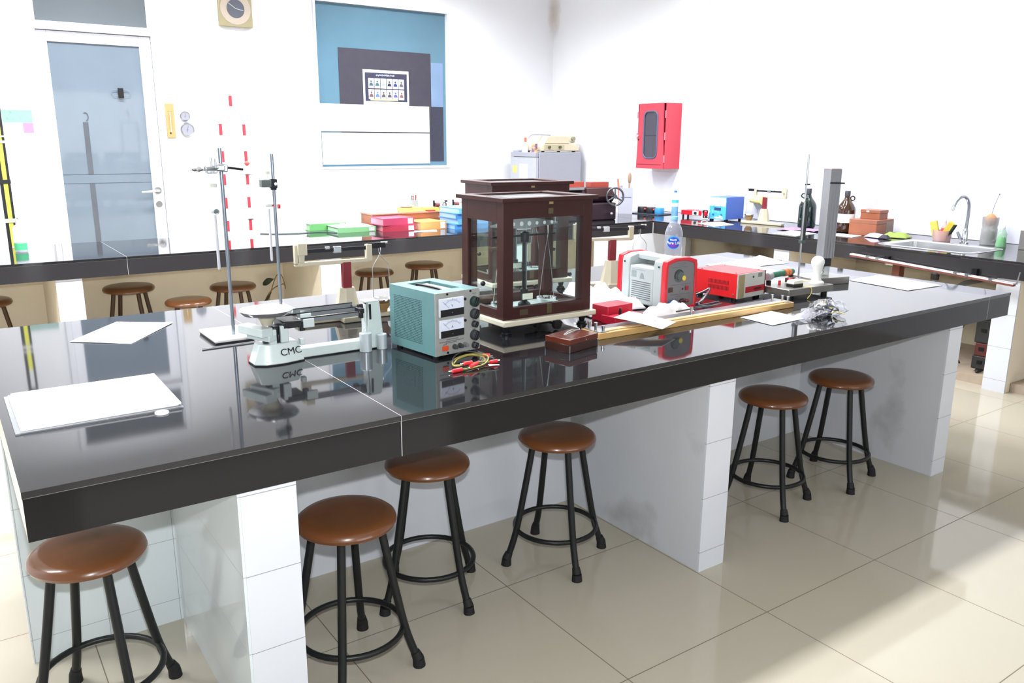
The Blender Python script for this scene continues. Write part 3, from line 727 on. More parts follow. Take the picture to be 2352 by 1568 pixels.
for i, (v0, v1) in enumerate(((0.085, 0.375), (0.42, 0.71))):
    xa, za = ppt(0.06, v1); xb, zb_ = ppt(0.595, v0)
    me = obj('dial_meter', G().bb(xa, xb, yf-0.010, yf, za, zb_), M('clear_meter_housing', (206, 212, 216), 0.15), t, bevel=0.002)
    zm = za+(zb_-za)*0.40
    obj('dial_face', G().bb(xa+0.003, xb-0.002, yf-0.0108, yf-0.010, zm, zb_-0.003), M('dial_face', (214, 222, 238), 0.25), me, smooth=False)
    obj('dial_skirt', G().bb(xa+0.003, xb-0.001, yf-0.0112, yf-0.010, za+0.001, zm), BLACKP, me, smooth=False)
    cx, cz = (xa+xb)/2, zm-0.004
    g = G()
    for k in range(21):
        a = R(140-100*k/20); r0 = 0.030; r1 = 0.034 if k % 5 else 0.0375
        g.cyl((cx+r0*math.cos(a)*1.15, yf-0.0112, cz+r0*math.sin(a)), (cx+r1*math.cos(a)*1.15, yf-0.0112, cz+r1*math.sin(a)), 0.00035, n=4)
    obj('scale_ticks', g, M('scale_ink', (70, 76, 90), 0.6), me, smooth=False)
    obj('needle', G().cyl((cx-0.012, yf-0.0114, zm+0.003), (cx-0.036, yf-0.0114, zm+0.026), 0.0004, n=5), M('needle_ink', (110, 116, 128), 0.5), me, smooth=False)
    text_mesh('unit_letter', 'V' if i == 0 else 'A', 0.011, M('scale_ink', (70, 76, 90)), me, (cx, yf-0.0112, zm+0.010), (R(90), 0, 0), extrude=0.0002)
    obj('adjust_screw', G().cyl((cx, yf-0.0112, (za+zm)/2), (cx, yf-0.0125, (za+zm)/2), 0.0016, n=10), STEEL, me)
for (u, v, r, kind) in ((0.865, 0.205, 0.0172, 0), (0.865, 0.405, 0.0172, 1), (0.865, 0.575, 0.0112, 1), (0.865, 0.755, 0.0172, 1), (0.865, 0.925, 0.0112, 1)):
    x, z = ppt(u, v)
    kn = obj('knob', G().cyl((x, yf, z), (x, yf-0.012, z), r, r*0.93, n=28).cyl((x, yf-0.012, z), (x, yf-0.013, z), r*0.93, r*0.8, n=28), M('green_black_knob', (30, 54, 48), 0.35) if kind == 0 else M('grey_black_knob', (54, 58, 60), 0.4), t)
    obj('knob_grip', G().box((x, yf-0.015, z), (r*0.5, 0.006, r*1.8), rot=(0, R(25), 0)), BLACKP, kn, bevel=0.001)
for (u, v) in ((0.655, 0.145), (0.655, 0.49)):
    x, z = ppt(u, v); obj('indicator_lamp', G().cyl((x, yf, z), (x, yf-0.004, z), 0.0046, n=16), M('dark_lens', (38, 36, 40), 0.2), t)
x, z = ppt(0.20, 0.885); obj('rocker_switch', G().box((x, yf-0.003, z), (0.021, 0.007, 0.0145), rot=(R(6), 0, 0)), M('orange_switch', (214, 78, 40), 0.4), t, bevel=0.001)
for u, c_ in ((0.41, (70, 74, 74)), (0.53, (64, 66, 70)), (0.65, (120, 122, 122))):
    x, z = ppt(u, 0.885); obj('binding_post', G().cyl((x, yf, z), (x, yf-0.006, z), 0.0085, n=18).cyl((x, yf-0.006, z), (x, yf-0.016, z), 0.0065, 0.006, n=18), M('post_%d' % c_[0], c_, 0.35), t)
random.seed(11)
g = G()
for (v, a, b) in ((0.755, 0.24, 0.48), (0.785, 0.08, 0.62), (0.807, 0.22, 0.44)):
    u = a
    while u < b:
        wd = random.uniform(0.012, 0.03); x, z = ppt(u+wd/2, v); g.box((x, yf-0.0004, z), (wd*W_, 0.0006, 0.0022)); u += wd+0.008
for (u, v) in ((0.865, 0.075), (0.865, 0.30), (0.865, 0.50), (0.865, 0.66), (0.865, 0.86), (0.20, 0.83)):
    x, z = ppt(u, v); g.box((x, yf-0.0004, z), (0.014, 0.0006, 0.002))
obj('panel_lettering', g, M('panel_ink', (84, 86, 88), 0.6), pn, smooth=False)
for (u, v) in ((0.26, 0.03), (0.78, 0.03), (0.26, 0.965)):
    x, z = ppt(u, v); obj('panel_screw', G().cyl((x, yf, z), (x, yf-0.003, z), 0.0035, n=12), DARKM, pn)
for sx in (-1, 1):
    for sy in (-1, 1): obj('rubber_foot', G().cyl((sx*0.07, sy*0.1, 0), (sx*0.07, sy*0.1, zb), 0.01, n=14), RUBBER, t)

# test leads
random.seed(21)
t = thing('test_lead_bundle', 'loose bundle of yellow green test leads with red plugs before the power supply', 'test leads', (1.285, 2.06, T))
LEADY = M('olive_yellow_lead', (150, 138, 66), 0.45); LEADB = M('black_lead', (34, 34, 32), 0.4)
pa = [[(-0.062, -0.040, 0.006), (-0.02, -0.048, 0.008), (0.03, -0.036, 0.012), (0.065, 0.01, 0.02), (0.03, 0.06, 0.018), (-0.03, 0.05, 0.012), (-0.06, 0.0, 0.008), (-0.03, -0.02, 0.012), (0.02, -0.022, 0.014), (0.062, -0.024, 0.008)],
      [(-0.06, 0.0, 0.004), (-0.035, 0.045, 0.02), (0.02, 0.07, 0.026), (0.07, 0.04, 0.018), (0.085, 0.0, 0.008)],
      [(-0.055, 0.01, 0.012), (-0.02, 0.04, 0.016), (0.03, 0.05, 0.018), (0.06, 0.03, 0.012), (0.05, 0.0, 0.008), (0.01, -0.01, 0.008), (-0.03, -0.012, 0.010), (-0.058, 0.006, 0.008)],
      [(-0.05, -0.02, 0.010), (-0.01, -0.03, 0.012), (0.03, -0.028, 0.006), (0.05, -0.055, 0.006)]]
for i, p in enumerate(pa):
    obj('lead_wire', G().tube(smooth_path(p, 8), 0.0023, 8), (LEADY, LEADB, LEADY, LEADB)[i], t)
for (x, y, z, a, l) in ((-0.075, -0.042, 0.0065, 4, 0.034), (-0.012, -0.036, 0.0125, 30, 0.045), (-0.025, -0.022, 0.0165, 0, 0.03), (0.066, -0.024, 0.008, 5, 0.028), (0.075, 0.028, 0.015, -40, 0.022)):
    d = Vector((math.cos(R(a)), math.sin(R(a)), 0))*l/2
    p = Vector((x, y, z)); pl = obj('banana_plug', G().cyl(p-d, p+d, 0.0062, n=12), M('red_plug', (222, 44, 50), 0.35), t)
    q = p-d if x < 0 else p+d; e = q-(d if x < 0 else -d)*0.8
    obj('plug_pin', G().cyl(q, e, 0.002, n=8), CHROME, pl)
for (x, y, z, a) in ((0.045, -0.058, 0.007, -20), (0.075, 0.02, 0.012, -50), (0.035, 0.0, 0.012, 30)):
    d = Vector((math.cos(R(a)), math.sin(R(a)), 0))*0.016; p = Vector((x, y, z)); k_ = Vector((-d.y, d.x, 0))*0.2
    obj('crocodile_clip', G().cyl(p-d-k_, p+d, 0.003, 0.0015, 8).cyl(p-d+k_, p+d, 0.003, 0.0015, 8), CHROME, t)

# ------------------------------------------------------------------ analytical balances in glass cases
MARB = M('cream_marble', (206, 200, 180), 0.3, var=0.06, scale=30)
BRASS = M('dull_brass', (168, 150, 104), 0.35, 0.7)


def balance_case(loc, rz, bh, label, details=True):
    """origin at front left bottom corner of the marble plinth's footprint"""
    t = thing('analytical_balance', label, 'balance', loc, rz, 'wooden cased analytical balances')
    bw, bd, ph = 0.395, 0.272, 0.055
    y0, y1 = 0.022, 0.022+bd; x0, x1 = 0.012, 0.012+bw
    obj('marble_plinth', G().bb(0, bw+0.026, 0, bd+0.045, 0.035, ph), MARB, t, bevel=0.004)
    p = 0.042; rt = 0.058; rb = 0.042; ps = 0.04
    fr = obj('case_frame', G()
             .bb(x0, x0+p, y0, y0+ps, ph, ph+bh).bb(x1-p, x1, y0, y0+ps, ph, ph+bh).bb(x0, x0+p, y1-ps, y1, ph, ph+bh).bb(x1-p, x1, y1-ps, y1, ph, ph+bh)
             .bb(x0+p, x1-p, y0, y0+0.022, ph+bh-rt, ph+bh).bb(x0+p, x1-p, y0, y0+0.022, ph, ph+rb).bb(x0+p, x1-p, y1-0.022, y1, ph+bh-0.05, ph+bh).bb(x0+p, x1-p, y1-0.022, y1, ph, ph+rb)
             .bb(x0, x0+0.02, y0+ps, y1-ps, ph+bh-0.07, ph+bh).bb(x0, x0+0.02, y0+ps, y1-ps, ph, ph+rb*0.8).bb(x1-0.02, x1, y0+ps, y1-ps, ph+bh-0.07, ph+bh).bb(x1-0.02, x1, y0+ps, y1-ps, ph, ph+rb*0.8), MAHOG, t, smooth=False, bevel=0.001)
    zt = ph+bh
    rg = G().bb(-0.002, bw+0.026, 0.006, 0.046, zt, zt+0.014).bb(-0.002, bw+0.026, y1-0.01, y1+0.018, zt, zt+0.014).bb(-0.002, 0.05, 0.046, y1-0.01, zt, zt+0.014).bb(bw-0.026, bw+0.026, 0.046, y1-0.01, zt, zt+0.014)
    rf = obj('roof_frame', rg, MAHOG, t, smooth=False, bevel=0.001)
    obj('roof_pane', G().bb(0.05, bw-0.026, 0.046, y1-0.01, zt+0.002, zt+0.006), M('roof_glass', (196, 204, 206), 0.06, var=0.02), rf, smooth=False)
    obj('front_pane', G().bb(x0+p, x1-p, y0+0.010, y0+0.014, ph+rb, zt-rt), CLEAR, t, smooth=False)
    obj('back_pane', G().bb(x0+p, x1-p, y1-0.014, y1-0.010, ph+rb, zt-0.05), CLEAR, t, smooth=False)
    for xa in (x0+0.008, x1-0.012):
        sp = obj('side_pane', G().bb(xa, xa+0.004, y0+ps, y1-ps, ph+rb*0.8, zt-0.07), CLEAR, t, smooth=False)
        obj('pane_knob', G().ball((xa-0.009 if xa < 0.2 else xa+0.013, 0.15, ph+0.115), 0.0095, 12), BLACKP, sp)
    obj('inner_floor', G().bb(x0+0.022, x1-0.022, y0+0.024, y1-0.024, ph, ph+0.008), M('white_glass_floor', (214, 222, 222), 0.12), t, smooth=False)
    if details:
        cx, cy = 0.205, 0.165
        co = obj('pillar', G().lathe([(0.024, ph+0.008), (0.024, ph+0.02), (0.012, ph+0.03), (0.012, ph+0.05), (0.015, ph+0.055), (0.015, ph+0.075), (0.009, ph+0.08), (0.009, ph+0.25), (0.017, ph+0.252), (0.017, ph+0.285), (0.006, ph+0.29)], (cx, cy, 0), 20), DARKM, t)
        bmg = G()
        zb2 = ph+0.315
        bmg.prism([(-0.15, zb2-0.004), (0.0, zb2-0.016), (0.15, zb2-0.004), (0.15, zb2+0.004), (0.03, zb2+0.024), (-0.03, zb2+0.024), (-0.15, zb2+0.004)], cy-0.003, cy+0.003, Matrix.Translation((cx, 0, 0)) @ XZ)
        be = obj('beam', bmg, STEEL, t, smooth=False)
        for i in range(8):
            bx = cx-0.122+i*0.035; obj('beam_hole', G().cyl((bx, cy-0.0035, zb2+0.003), (bx, cy+0.0035, zb2+0.003), 0.0085 if 2 < i < 5 else 0.0065, n=14), M('beam_hole', (232, 236, 236), 0.3), be)
        obj('arrest_bar', G().box((cx, cy, ph+0.275), (0.28, 0.007, 0.007)), DARKM, t)
        obj('pointer', G().cyl((cx, cy-0.008, zb2), (cx, cy-0.012, ph+0.05), 0.001, n=6), STEEL, t)
        obj('index_plate', G().box((cx, cy-0.022, ph+0.05), (0.045, 0.003, 0.022)), M('ivory_index', (226, 222, 206), 0.4), t)
        for sx in (-1, 1):
            hx = cx+sx*0.105
            g = G().tube([(hx, cy, zb2), (hx, cy-0.004, zb2-0.03), (hx, cy, zb2-0.055)], 0.0022, 6)
            g.tube([(hx-0.036, cy, ph+0.03), (hx-0.012, cy, ph+0.20), (hx, cy, zb2-0.055), (hx+0.012, cy, ph+0.20), (hx+0.036, cy, ph+0.03)], 0.0012, 6)
            hg = obj('pan_hanger', g, STEEL, t)
            obj('pan', G().lathe([(1e-4, ph+0.026), (0.034, ph+0.026), (0.038, ph+0.034), (0.0395, ph+0.034), (0.036, ph+0.023), (1e-4, ph+0.0225)], (hx, cy, 0), 28), CHROME, hg)
            obj('pan_stop', G().cyl((hx, cy, ph+0.008), (hx, cy, ph+0.022), 0.02, 0.026, n=20), M('white_glass_floor', (214, 222, 222)), t)
        obj('rider_rod', G().cyl((cx+0.17, cy-0.02, ph+0.36), (cx-0.02, cy-0.02, ph+0.36), 0.0018, n=8).cyl((cx+0.125, cy-0.02, ph+0.36), (cx+0.125, cy-0.02, ph+0.315), 0.0014, n=6), CHROME, t)
    obj('maker_plate', G().box((0.215, 0.0215, zt-0.008), (0.018, 0.002, 0.008)), BRASS, t)
    obj('latch', G().box((0.213, 0.0212, ph+0.024), (0.022, 0.003, 0.034)).box((0.213, 0.0212, zt-0.036), (0.022, 0.002, 0.02)), M('dark_brass', (92, 84, 60), 0.4, 0.6), t)
    obj('index_window', G().box((0.10, 0.0214, ph+0.022), (0.036, 0.002, 0.020)), M('bronze_plate', (70, 60, 46), 0.3), t)
    for (fx, fy) in ((0.03, 0.03), (bw-0.02, 0.03), (bw/2, bd+0.02)):
        ft = obj('levelling_foot', G().cyl((fx, fy, 0.006), (fx, fy, 0.012), 0.016, n=20).cyl((fx, fy, 0.012), (fx, fy, 0.035), 0.009, 0.015, n=18), BLACKP, t)
        obj('foot_cup', G().lathe([(1e-4, 0), (0.02, 0), (0.02, 0.004), (0.012, 0.006), (1e-4, 0.006)], (fx, fy, 0), 20), DARKM, ft)
    kb = obj('arrest_knob', G().cyl((0.235, 0.05, 0.02), (0.235, 0.008, 0.02), 0.005, n=12).cyl((0.235, 0.008, 0.02), (0.235, -0.006, 0.02), 0.0185, 0.017, n=24), BLACKP, t)
    obj('arrest_gear', G().box((0.19, 0.06, 0.027), (0.09, 0.04, 0.016)).cyl((0.175, 0.05, 0.018), (0.175, 0.03, 0.018), 0.012, n=16), DARKM, t)
    return t


balance_case((1.572, 2.303, T), 0, 0.410, 'front dark wooden glass case with a two pan balance, beside the teal power supply')
balance_case((1.975, 2.985, T), R(-6), 0.425, 'dark wooden glass balance case standing behind the other one')

# small wooden box
t = thing('wooden_box', 'small varnished red brown wooden box in front of the glass case', 'box', (1.688, 2.072, T), R(12))
obj('body', G().bb(-0.073, 0.073, -0.052, 0.052, 0.0, 0.026), M('dark_box_wood', (52, 28, 22), 0.3, var=0.3, coat=0.4), t, bevel=0.0015)
ld = obj('lid', G().bb(-0.074, 0.074, -0.053, 0.053, 0.0262, 0.045), M('red_brown_box_wood', (92, 40, 26), 0.22, var=0.25, scale=14, coat=0.5), t, bevel=0.0015)
for (x, y) in ((-0.0735, -0.0525), (0.0735, -0.0525), (-0.0735, 0.0525)): obj('corner_trim', G().box((x, y, 0.012), (0.003, 0.003, 0.023)), STEEL, t)
obj('lock_stud', G().cyl((0.01, -0.053, 0.033), (0.01, -0.0555, 0.033), 0.0018, n=10), CHROME, ld)
tw_ = thing('tweezers', 'steel tweezers lying on the lid of the small wooden box', 'tweezers', (1.70, 2.085, T+0.0455), R(20))
g = G().grid(10, 1, lambda u, v: (-0.045+0.095*u, -0.003+0.004*v-0.004*math.sin(PI*u), 0.001+0.0055*math.sin(PI*u))).grid(10, 1, lambda u, v: (-0.045+0.095*u, 0.002+0.004*v+0.004*math.sin(PI*u), 0.001+0.0055*math.sin(PI*u)))
obj('prongs', g, STEEL, tw_, solid=0.0012)
obj('joint', G().ball((0.049, 0.001, 0.0028), 0.0026, 10), CHROME, tw_)

# ------------------------------------------------------------------ wire bridge board, red terminal box, plastic bag, leaning card
t = thing('wire_bridge_board', 'long pale wooden board with metal strip and terminal posts, at the front edge', 'board', (2.36, 2.138, T), R(-0.3))
PINE = M('varnished_pine', (202, 162, 102), 0.35, var=0.2, scale=12, coat=0.3)
L_ = 1.06; Y0, Y1 = -0.045, 0.055
obj('plank', G().bb(-L_/2, L_/2, Y0, Y1, 0, 0.022), PINE, t, bevel=0.002)
obj('side_rail', G().bb(-L_/2+0.04, L_/2-0.02, Y0+0.016, Y0+0.040, 0.0222, 0.0262), M('pale_pine_strip', (222, 188, 140), 0.4, var=0.1), t, bevel=0.001)
obj('metal_scale', G().bb(-L_/2+0.03, L_/2-0.03, Y0+0.044, Y1-0.008, 0.0222, 0.0245), M('dull_grey_strip', (126, 124, 132), 0.3, 0.7, var=0.25, scale=8), t, smooth=False)
for e in (-1, 1):
    obj('end_plate', G().bb(min(e*(L_/2-0.008), e*(L_/2-0.05)), max(e*(L_/2-0.008), e*(L_/2-0.05)), Y0+0.006, Y1-0.006, 0.0222, 0.0248), STEEL, t, smooth=False)
for (x, y, h) in ((-L_/2+0.018, 0.032, 0.026), (-L_/2+0.018, -0.004, 0.028), (-L_/2+0.03, -0.03, 0.02), (-0.012, 0.018, 0.026), (L_/2-0.06, 0.02, 0.026), (L_/2-0.03, -0.008, 0.024), (L_/2-0.014, -0.024, 0.02)):
    obj('terminal_post', G().cyl((x, y, 0.0245), (x, y, 0.0245+h*0.6), 0.005, n=14).cyl((x, y, 0.0245+h*0.6), (x, y, 0.0245+h), 0.0065, n=16), STEEL, t)
t = thing('terminal_box', 'small red stepped box with a black terminal, beside the glass case', 'box', (2.095, 2.29, T), R(4))
obj('lower_body', G().bb(-0.075, 0.075, -0.055, 0.02, 0, 0.032), M('crimson_plastic', (188, 30, 56), 0.35), t, bevel=0.002)
obj('upper_body', G().bb(-0.06, 0.075, 0.0, 0.085, 0, 0.062), M('crimson_plastic', (188, 30, 56)), t, bevel=0.002)
obj('terminal', G().cyl((-0.02, -0.025, 0.032), (-0.02, -0.025, 0.05), 0.0055, n=14).cyl((-0.02, -0.025, 0.05), (-0.02, -0.025, 0.058), 0.0045, n=14), BLACKP, t)
random.seed(9)


def crumple(u, v, w, d, h, seed=0):
    e = min(u, 1-u, v, 1-v)*4; e = min(1, e)
    a = math.sin(11*u+seed)*math.cos(9*v+2*seed)+0.7*math.sin(23*u-17*v+seed)+0.5*math.sin(31*v+5*seed+13*u)
    return Vector(((u-0.5)*w+0.006*math.sin(14*v), (v-0.5)*d+0.008*math.sin(11*u), 0.004+e*h*(0.62+0.13*a)))


o = single('plastic_bag', G().grid(44, 44, lambda u, v: crumple(u, v, 0.31, 0.27, 0.115, 1.3)), M('milky_plastic_film', (244, 244, 250), 0.25, var=0.02), 'crumpled white plastic bag lying between the glass case and red machine', 'bag', (2.185, 2.535, T), R(4), solid=0.001)
single('plastic_bag', G().grid(36, 30, lambda u, v: crumple(u, v, 0.235, 0.085, 0.062, 4.1)), M('milky_plastic_film', (244, 244, 250)), 'smaller crumpled white bag in front of the red framed machine', 'bag', (2.33, 2.252, T), R(-6), solid=0.001)
t = thing('note_card', 'white note card leaning over the front edge of the wire board', 'card', (2.058, 2.110, T+0.0262), R(-66))


def cardz(x): return 0.016-0.10*x


obj('card', G().grid(6, 6, lambda u, v: ((u-0.5)*0.185, (v-0.5)*0.135, cardz((u-0.5)*0.185)+0.002*math.sin(4*u))), PAPER, t, solid=0.0012)
obj('pen_mark', G().box((-0.01, -0.01, cardz(-0.01)+0.0028), (0.0016, 0.024, 0.0008), rz=R(48)), M('red_ink', (220, 90, 100), 0.6), t, smooth=False)
obj('pen_mark', G().box((0.022, 0.008, cardz(0.022)+0.0028), (0.002, 0.016, 0.0008), rz=R(60)).box((0.032, 0.014, cardz(0.032)+0.0028), (0.010, 0.012, 0.0008), rz=R(60)), M('blue_ink', (190, 196, 226), 0.6), t, smooth=False)

# ------------------------------------------------------------------ grey and red portable machine
LG = M('light_grey_moulding', (174, 182, 182), 0.4, var=0.03)
t = thing('portable_power_unit', 'grey portable unit with red end frames and carrying handle, behind the wire board', 'power unit', (2.462, 2.485, T), R(-1.5))
w2, dp, hh = 0.0875, 0.335, 0.21


def end_profile(w, h, r=0.022, chx=0.05, chz=0.012):
    pts = [(-w, 0.0), (w, 0.0), (w*0.98, h-chz-0.02), (w*0.93, h-chz)]
    pts += [(w-chx, h), (-w+chx, h), (-w*0.93, h-chz), (-w*0.98, h-chz-0.02)]
    return pts


P0 = end_profile(w2, hh)
yF, yB_ = -0.165, 0.130
for ya, yb in ((yF, yF+0.026), (yB_-0.026, yB_)):
    pr = end_profile(w2+0.002, hh+0.003)
    inn = end_profile(w2-0.012, hh-0.010)
    n = len(pr)
    vs = [(x, ya, z) for x, z in pr]+[(x, ya, max(0.014, z)) for x, z in inn]+[(x, yb, z) for x, z in pr]+[(x, yb, max(0.014, z)) for x, z in inn]
    fs = []
    for i in range(n):
        j = (i+1) % n
        fs += [(i, j, n+j, n+i), (2*n+i, 3*n+i, 3*n+j, 2*n+j), (i, 2*n+i, 2*n+j, j), (n+i, n+j, 3*n+j, 3*n+i)]
    obj('end_frame', G().add(vs, fs), REDP, t, bevel=0.003)
for ya, yb in ((yF+0.0265, -0.090), (0.058, yB_-0.0265)):
    sh = obj('side_tower', G().prism([(x, max(0.006, z)) for x, z in P0], ya, yb, XZ), LG, t, bevel=0.004)
bd_ = obj('body', G().bb(-w2+0.004, w2-0.004, -0.090, 0.058, 0.006, 0.165), LG, t, bevel=0.006)
obj('carry_handle', G().bb(-0.036, 0.036, -0.092, 0.060, hh-0.024, hh-0.002), LG, t, bevel=0.004)
obj('handle_web', G().bb(0.012, 0.03, -0.088, 0.056, 0.165, hh-0.024), M('web_grey', (166, 174, 176), 0.4), t)
for s_ in (-1, 1):
    g = G()
    for i in range(9): g.box((s_*(w2-0.0035), -0.016, 0.030+i*0.0088), (0.002, 0.115, 0.0032))
    obj('louvres', g, M('louvre_grey', (96, 104, 106), 0.7), bd_, smooth=False)
for ys in (-0.122, 0.086): obj('side_screw', G().cyl((-w2+0.0005, ys, hh-0.034), (-w2-0.0015, ys, hh-0.034), 0.004, n=12), M('dark_green_screw', (40, 62, 60), 0.4), sh)
random.seed(6)
g = G()
for i in range(7): g.box((-w2+0.0032, 0.03-0.0*i, 0.118+i*0.0042), (0.001, 0.03, 0.0022)).box((-w2+0.0032, -0.02, 0.115+i*0.0036), (0.001, 0.03-i*0.003, 0.0016))
g.box((-w2+0.0032, 0.0, 0.150), (0.001, 0.08, 0.0016))
obj('side_print', g, M('side_print_grey', (148, 158, 162), 0.6), bd_, smooth=False)
fp = obj('control_panel', G().prism([(x, z) for x, z in end_profile(w2-0.0125, hh-0.0105)], yF+0.004, yF+0.010, XZ @ Matrix.Translation((0, 0, 0))), M('steel_grey_panel', (122, 122, 126), 0.4, 0.3, var=0.08), t)
obj('back_panel', G().prism([(x, max(0.014, z)) for x, z in end_profile(w2-0.0125, hh-0.0105)], yB_-0.010, yB_-0.004, XZ), M('steel_grey_panel', (122, 122, 126)), t)
yp = yF+0.004
dk = obj('dial', G().cyl((-0.012, yp, 0.140), (-0.012, yp-0.001, 0.140), 0.0265, n=32).cyl((-0.012, yp-0.001, 0.140), (-0.012, yp-0.012, 0.140), 0.019, 0.017, n=28), M('dial_grey', (86, 96, 96), 0.4), t)
g = G()
for k in range(15):
    a = R(200-230*k/14); r0 = 0.0235; g.box((-0.012+r0*math.cos(a), yp-0.0014, 0.140+r0*math.sin(a)), (0.004, 0.001, 0.004))
obj('dial_ticks', g, M('dial_ink', (30, 34, 36), 0.5), dk, smooth=False)
obj('dial_pointer', G().ball((0.006, yp-0.012, 0.130), 0.0105, 12, (1, 0.5, 1.1)), M('yellow_pointer', (214, 192, 70), 0.4), dk)
obj('outlet_socket', G().box((-0.056, yp-0.0012, 0.085), (0.022, 0.0025, 0.019)), M('brown_socket', (74, 48, 40), 0.4), t)
obj('panel_screw', G().cyl((0.012, yp, 0.084), (0.012, yp-0.002, 0.084), 0.0035, n=12), BLACKP, t)
obj('rocker_switch', G().box((0.034, yp-0.0025, 0.086), (0.017, 0.005, 0.017)), M('red_switch', (150, 30, 52), 0.4), t, bevel=0.001)
obj('blue_terminal', G().ball((-0.042, yp-0.006, 0.034), 0.021, 14, (1.1, 0.5, 0.55)), M('blue_terminal', (58, 112, 168), 0.4), t)
obj('black_terminal', G().ball((0.010, yp-0.006, 0.036), 0.014, 14, (1.2, 0.6, 0.7)), M('black_red_terminal', (66, 32, 36), 0.4), t)
obj('red_terminal', G().ball((0.034, yp-0.006, 0.034), 0.012, 14, (1.2, 0.6, 0.6)), M('dark_red_terminal', (128, 52, 54), 0.4), t)
g = G()
for (x, z, wx) in ((0.0, 0.19, 0.04), (0.0, 0.183, 0.03), (-0.01, 0.175, 0.08), (0.0, 0.104, 0.11), (0.02, 0.098, 0.03), (0.0, 0.064, 0.11), (-0.02, 0.010+0.006, 0.04), (-0.01, 0.056, 0.03)):
    g.box((x, yp-0.0003, z), (wx, 0.0006, 0.0012))
obj('panel_lettering', g, M('panel_dark_ink', (84, 84, 90), 0.6), fp, smooth=False)

# power cord by the machine
t = thing('mains_cable', 'coiled grey black power cord between the two red units', 'cord', (2.68, 2.40, T))
g = G().tube(smooth_path([(-0.10, 0.06, 0.02), (-0.05, 0.05, 0.012), (0.02, 0.03, 0.03), (0.06, 0.02, 0.045), (0.03, 0.0, 0.03), (-0.06, -0.04, 0.01), (-0.10, -0.08, 0.005), (-0.08, -0.16, 0.03)], 8), 0.0042, 8)
g.tube(smooth_path([(-0.09, 0.08, 0.02), (0.0, 0.05, 0.02), (0.05, 0.03, 0.03), (0.0, -0.02, 0.03), (-0.08, -0.05, 0.008), (-0.11, 0.02, 0.006)], 8), 0.0042, 8)
obj('cable_coil', g, M('grey_black_cable', (70, 68, 76), 0.35), t)
obj('plug', G().cyl((-0.04, 0.05, 0.022), (0.01, 0.045, 0.024), 0.011, 0.009, n=14), BLACKP, t)
single('loop_cable', G().tube(smooth_path([(2.52, 2.30, T+0.006), (2.60, 2.26, T+0.014), (2.575, 2.205, T+0.031), (2.48, 2.182, T+0.034), (2.37, 2.185, T+0.034), (2.29, 2.18, T+0.034)], 8), 0.003, 8), M('dark_cable', (60, 62, 70), 0.35), 'thin dark cable looping over the wire board before the grey unit', 'cable')

# ------------------------------------------------------------------ red box power supply
t = thing('power_supply', 'bright red box power supply with grey front, right of the grey unit', 'power supply', (2.880, 2.430, T), R(5)); t.scale = (0.93, 1, 1)
obj('cover', G().bb(-0.110, 0.110, -0.110, 0.120, 0.012, 0.118), M('bright_red_enamel', (214, 34, 40), 0.35, var=0.04), t, bevel=0.001)
fp = obj('front_panel', G().bb(-0.108, 0.108, -0.114, -0.110, 0.010, 0.116), M('light_grey_panel', (190, 192, 188), 0.4, var=0.04), t, smooth=False)
obj('label_band', G().bb(-0.045, 0.108, -0.1148, -0.114, 0.030, 0.056), M('crimson_band', (168, 26, 40), 0.4), fp, smooth=False)
obj('tape_strip', G().bb(-0.100, -0.056, -0.1152, -0.114, 0.012, 0.112), M('aged_tape', (150, 140, 104), 0.5, var=0.25, scale=25), fp, smooth=False)
obj('digital_readout', G().bb(0.052, 0.083, -0.1152, -0.114, 0.092, 0.110), M('grey_window', (104, 106, 108), 0.2), fp, smooth=False)
obj('adjuster', G().cyl((0.012, -0.114, 0.097), (0.012, -0.117, 0.097), 0.0045, n=12), BLACKP, fp)
obj('corner_strip', G().bb(0.107, 0.112, -0.116, -0.108, 0.012, 0.118), M('dark_maroon', (70, 20, 26), 0.4), t)
obj('band_lettering', G().box((0.045, -0.1152, 0.043), (0.022, 0.0006, 0.010)).box((0.07, -0.1152, 0.043), (0.02, 0.0006, 0.009)).box((0.028, -0.1152, 0.042), (0.008, 0.0006, 0.008)), M('band_ink', (66, 14, 20), 0.5), fp, smooth=False)
g = G()
for r in range(2):
    for k in range(16): g.box((-0.1102, 0.035-k*0.0068, 0.050+r*0.024), (0.0012, 0.0034, 0.018))
obj('vent_slots', g, M('vent_red_dark', (120, 14, 22), 0.7), t, smooth=False)
for (y, z) in ((-0.095, 0.026), (0.105, 0.026)): obj('case_screw', G().cyl((-0.110, y, z), (-0.1135, y, z), 0.004, n=12), CHROME, t)
for (x, y) in ((-0.09, -0.09), (0.09, -0.09), (0.09, 0.09), (-0.09, 0.09)): obj('lid_screw', G().lathe([(1e-4, 0.121), (0.003, 0.1205), (0.004, 0.118)], (x, y, 0), 10), REDP, t)
for sx in (-0.085, 0.085):
    for sy in (-0.085, 0.095): obj('rubber_foot', G().cyl((sx, sy, 0), (sx, sy, 0.012), 0.011, n=14), RUBBER, t)

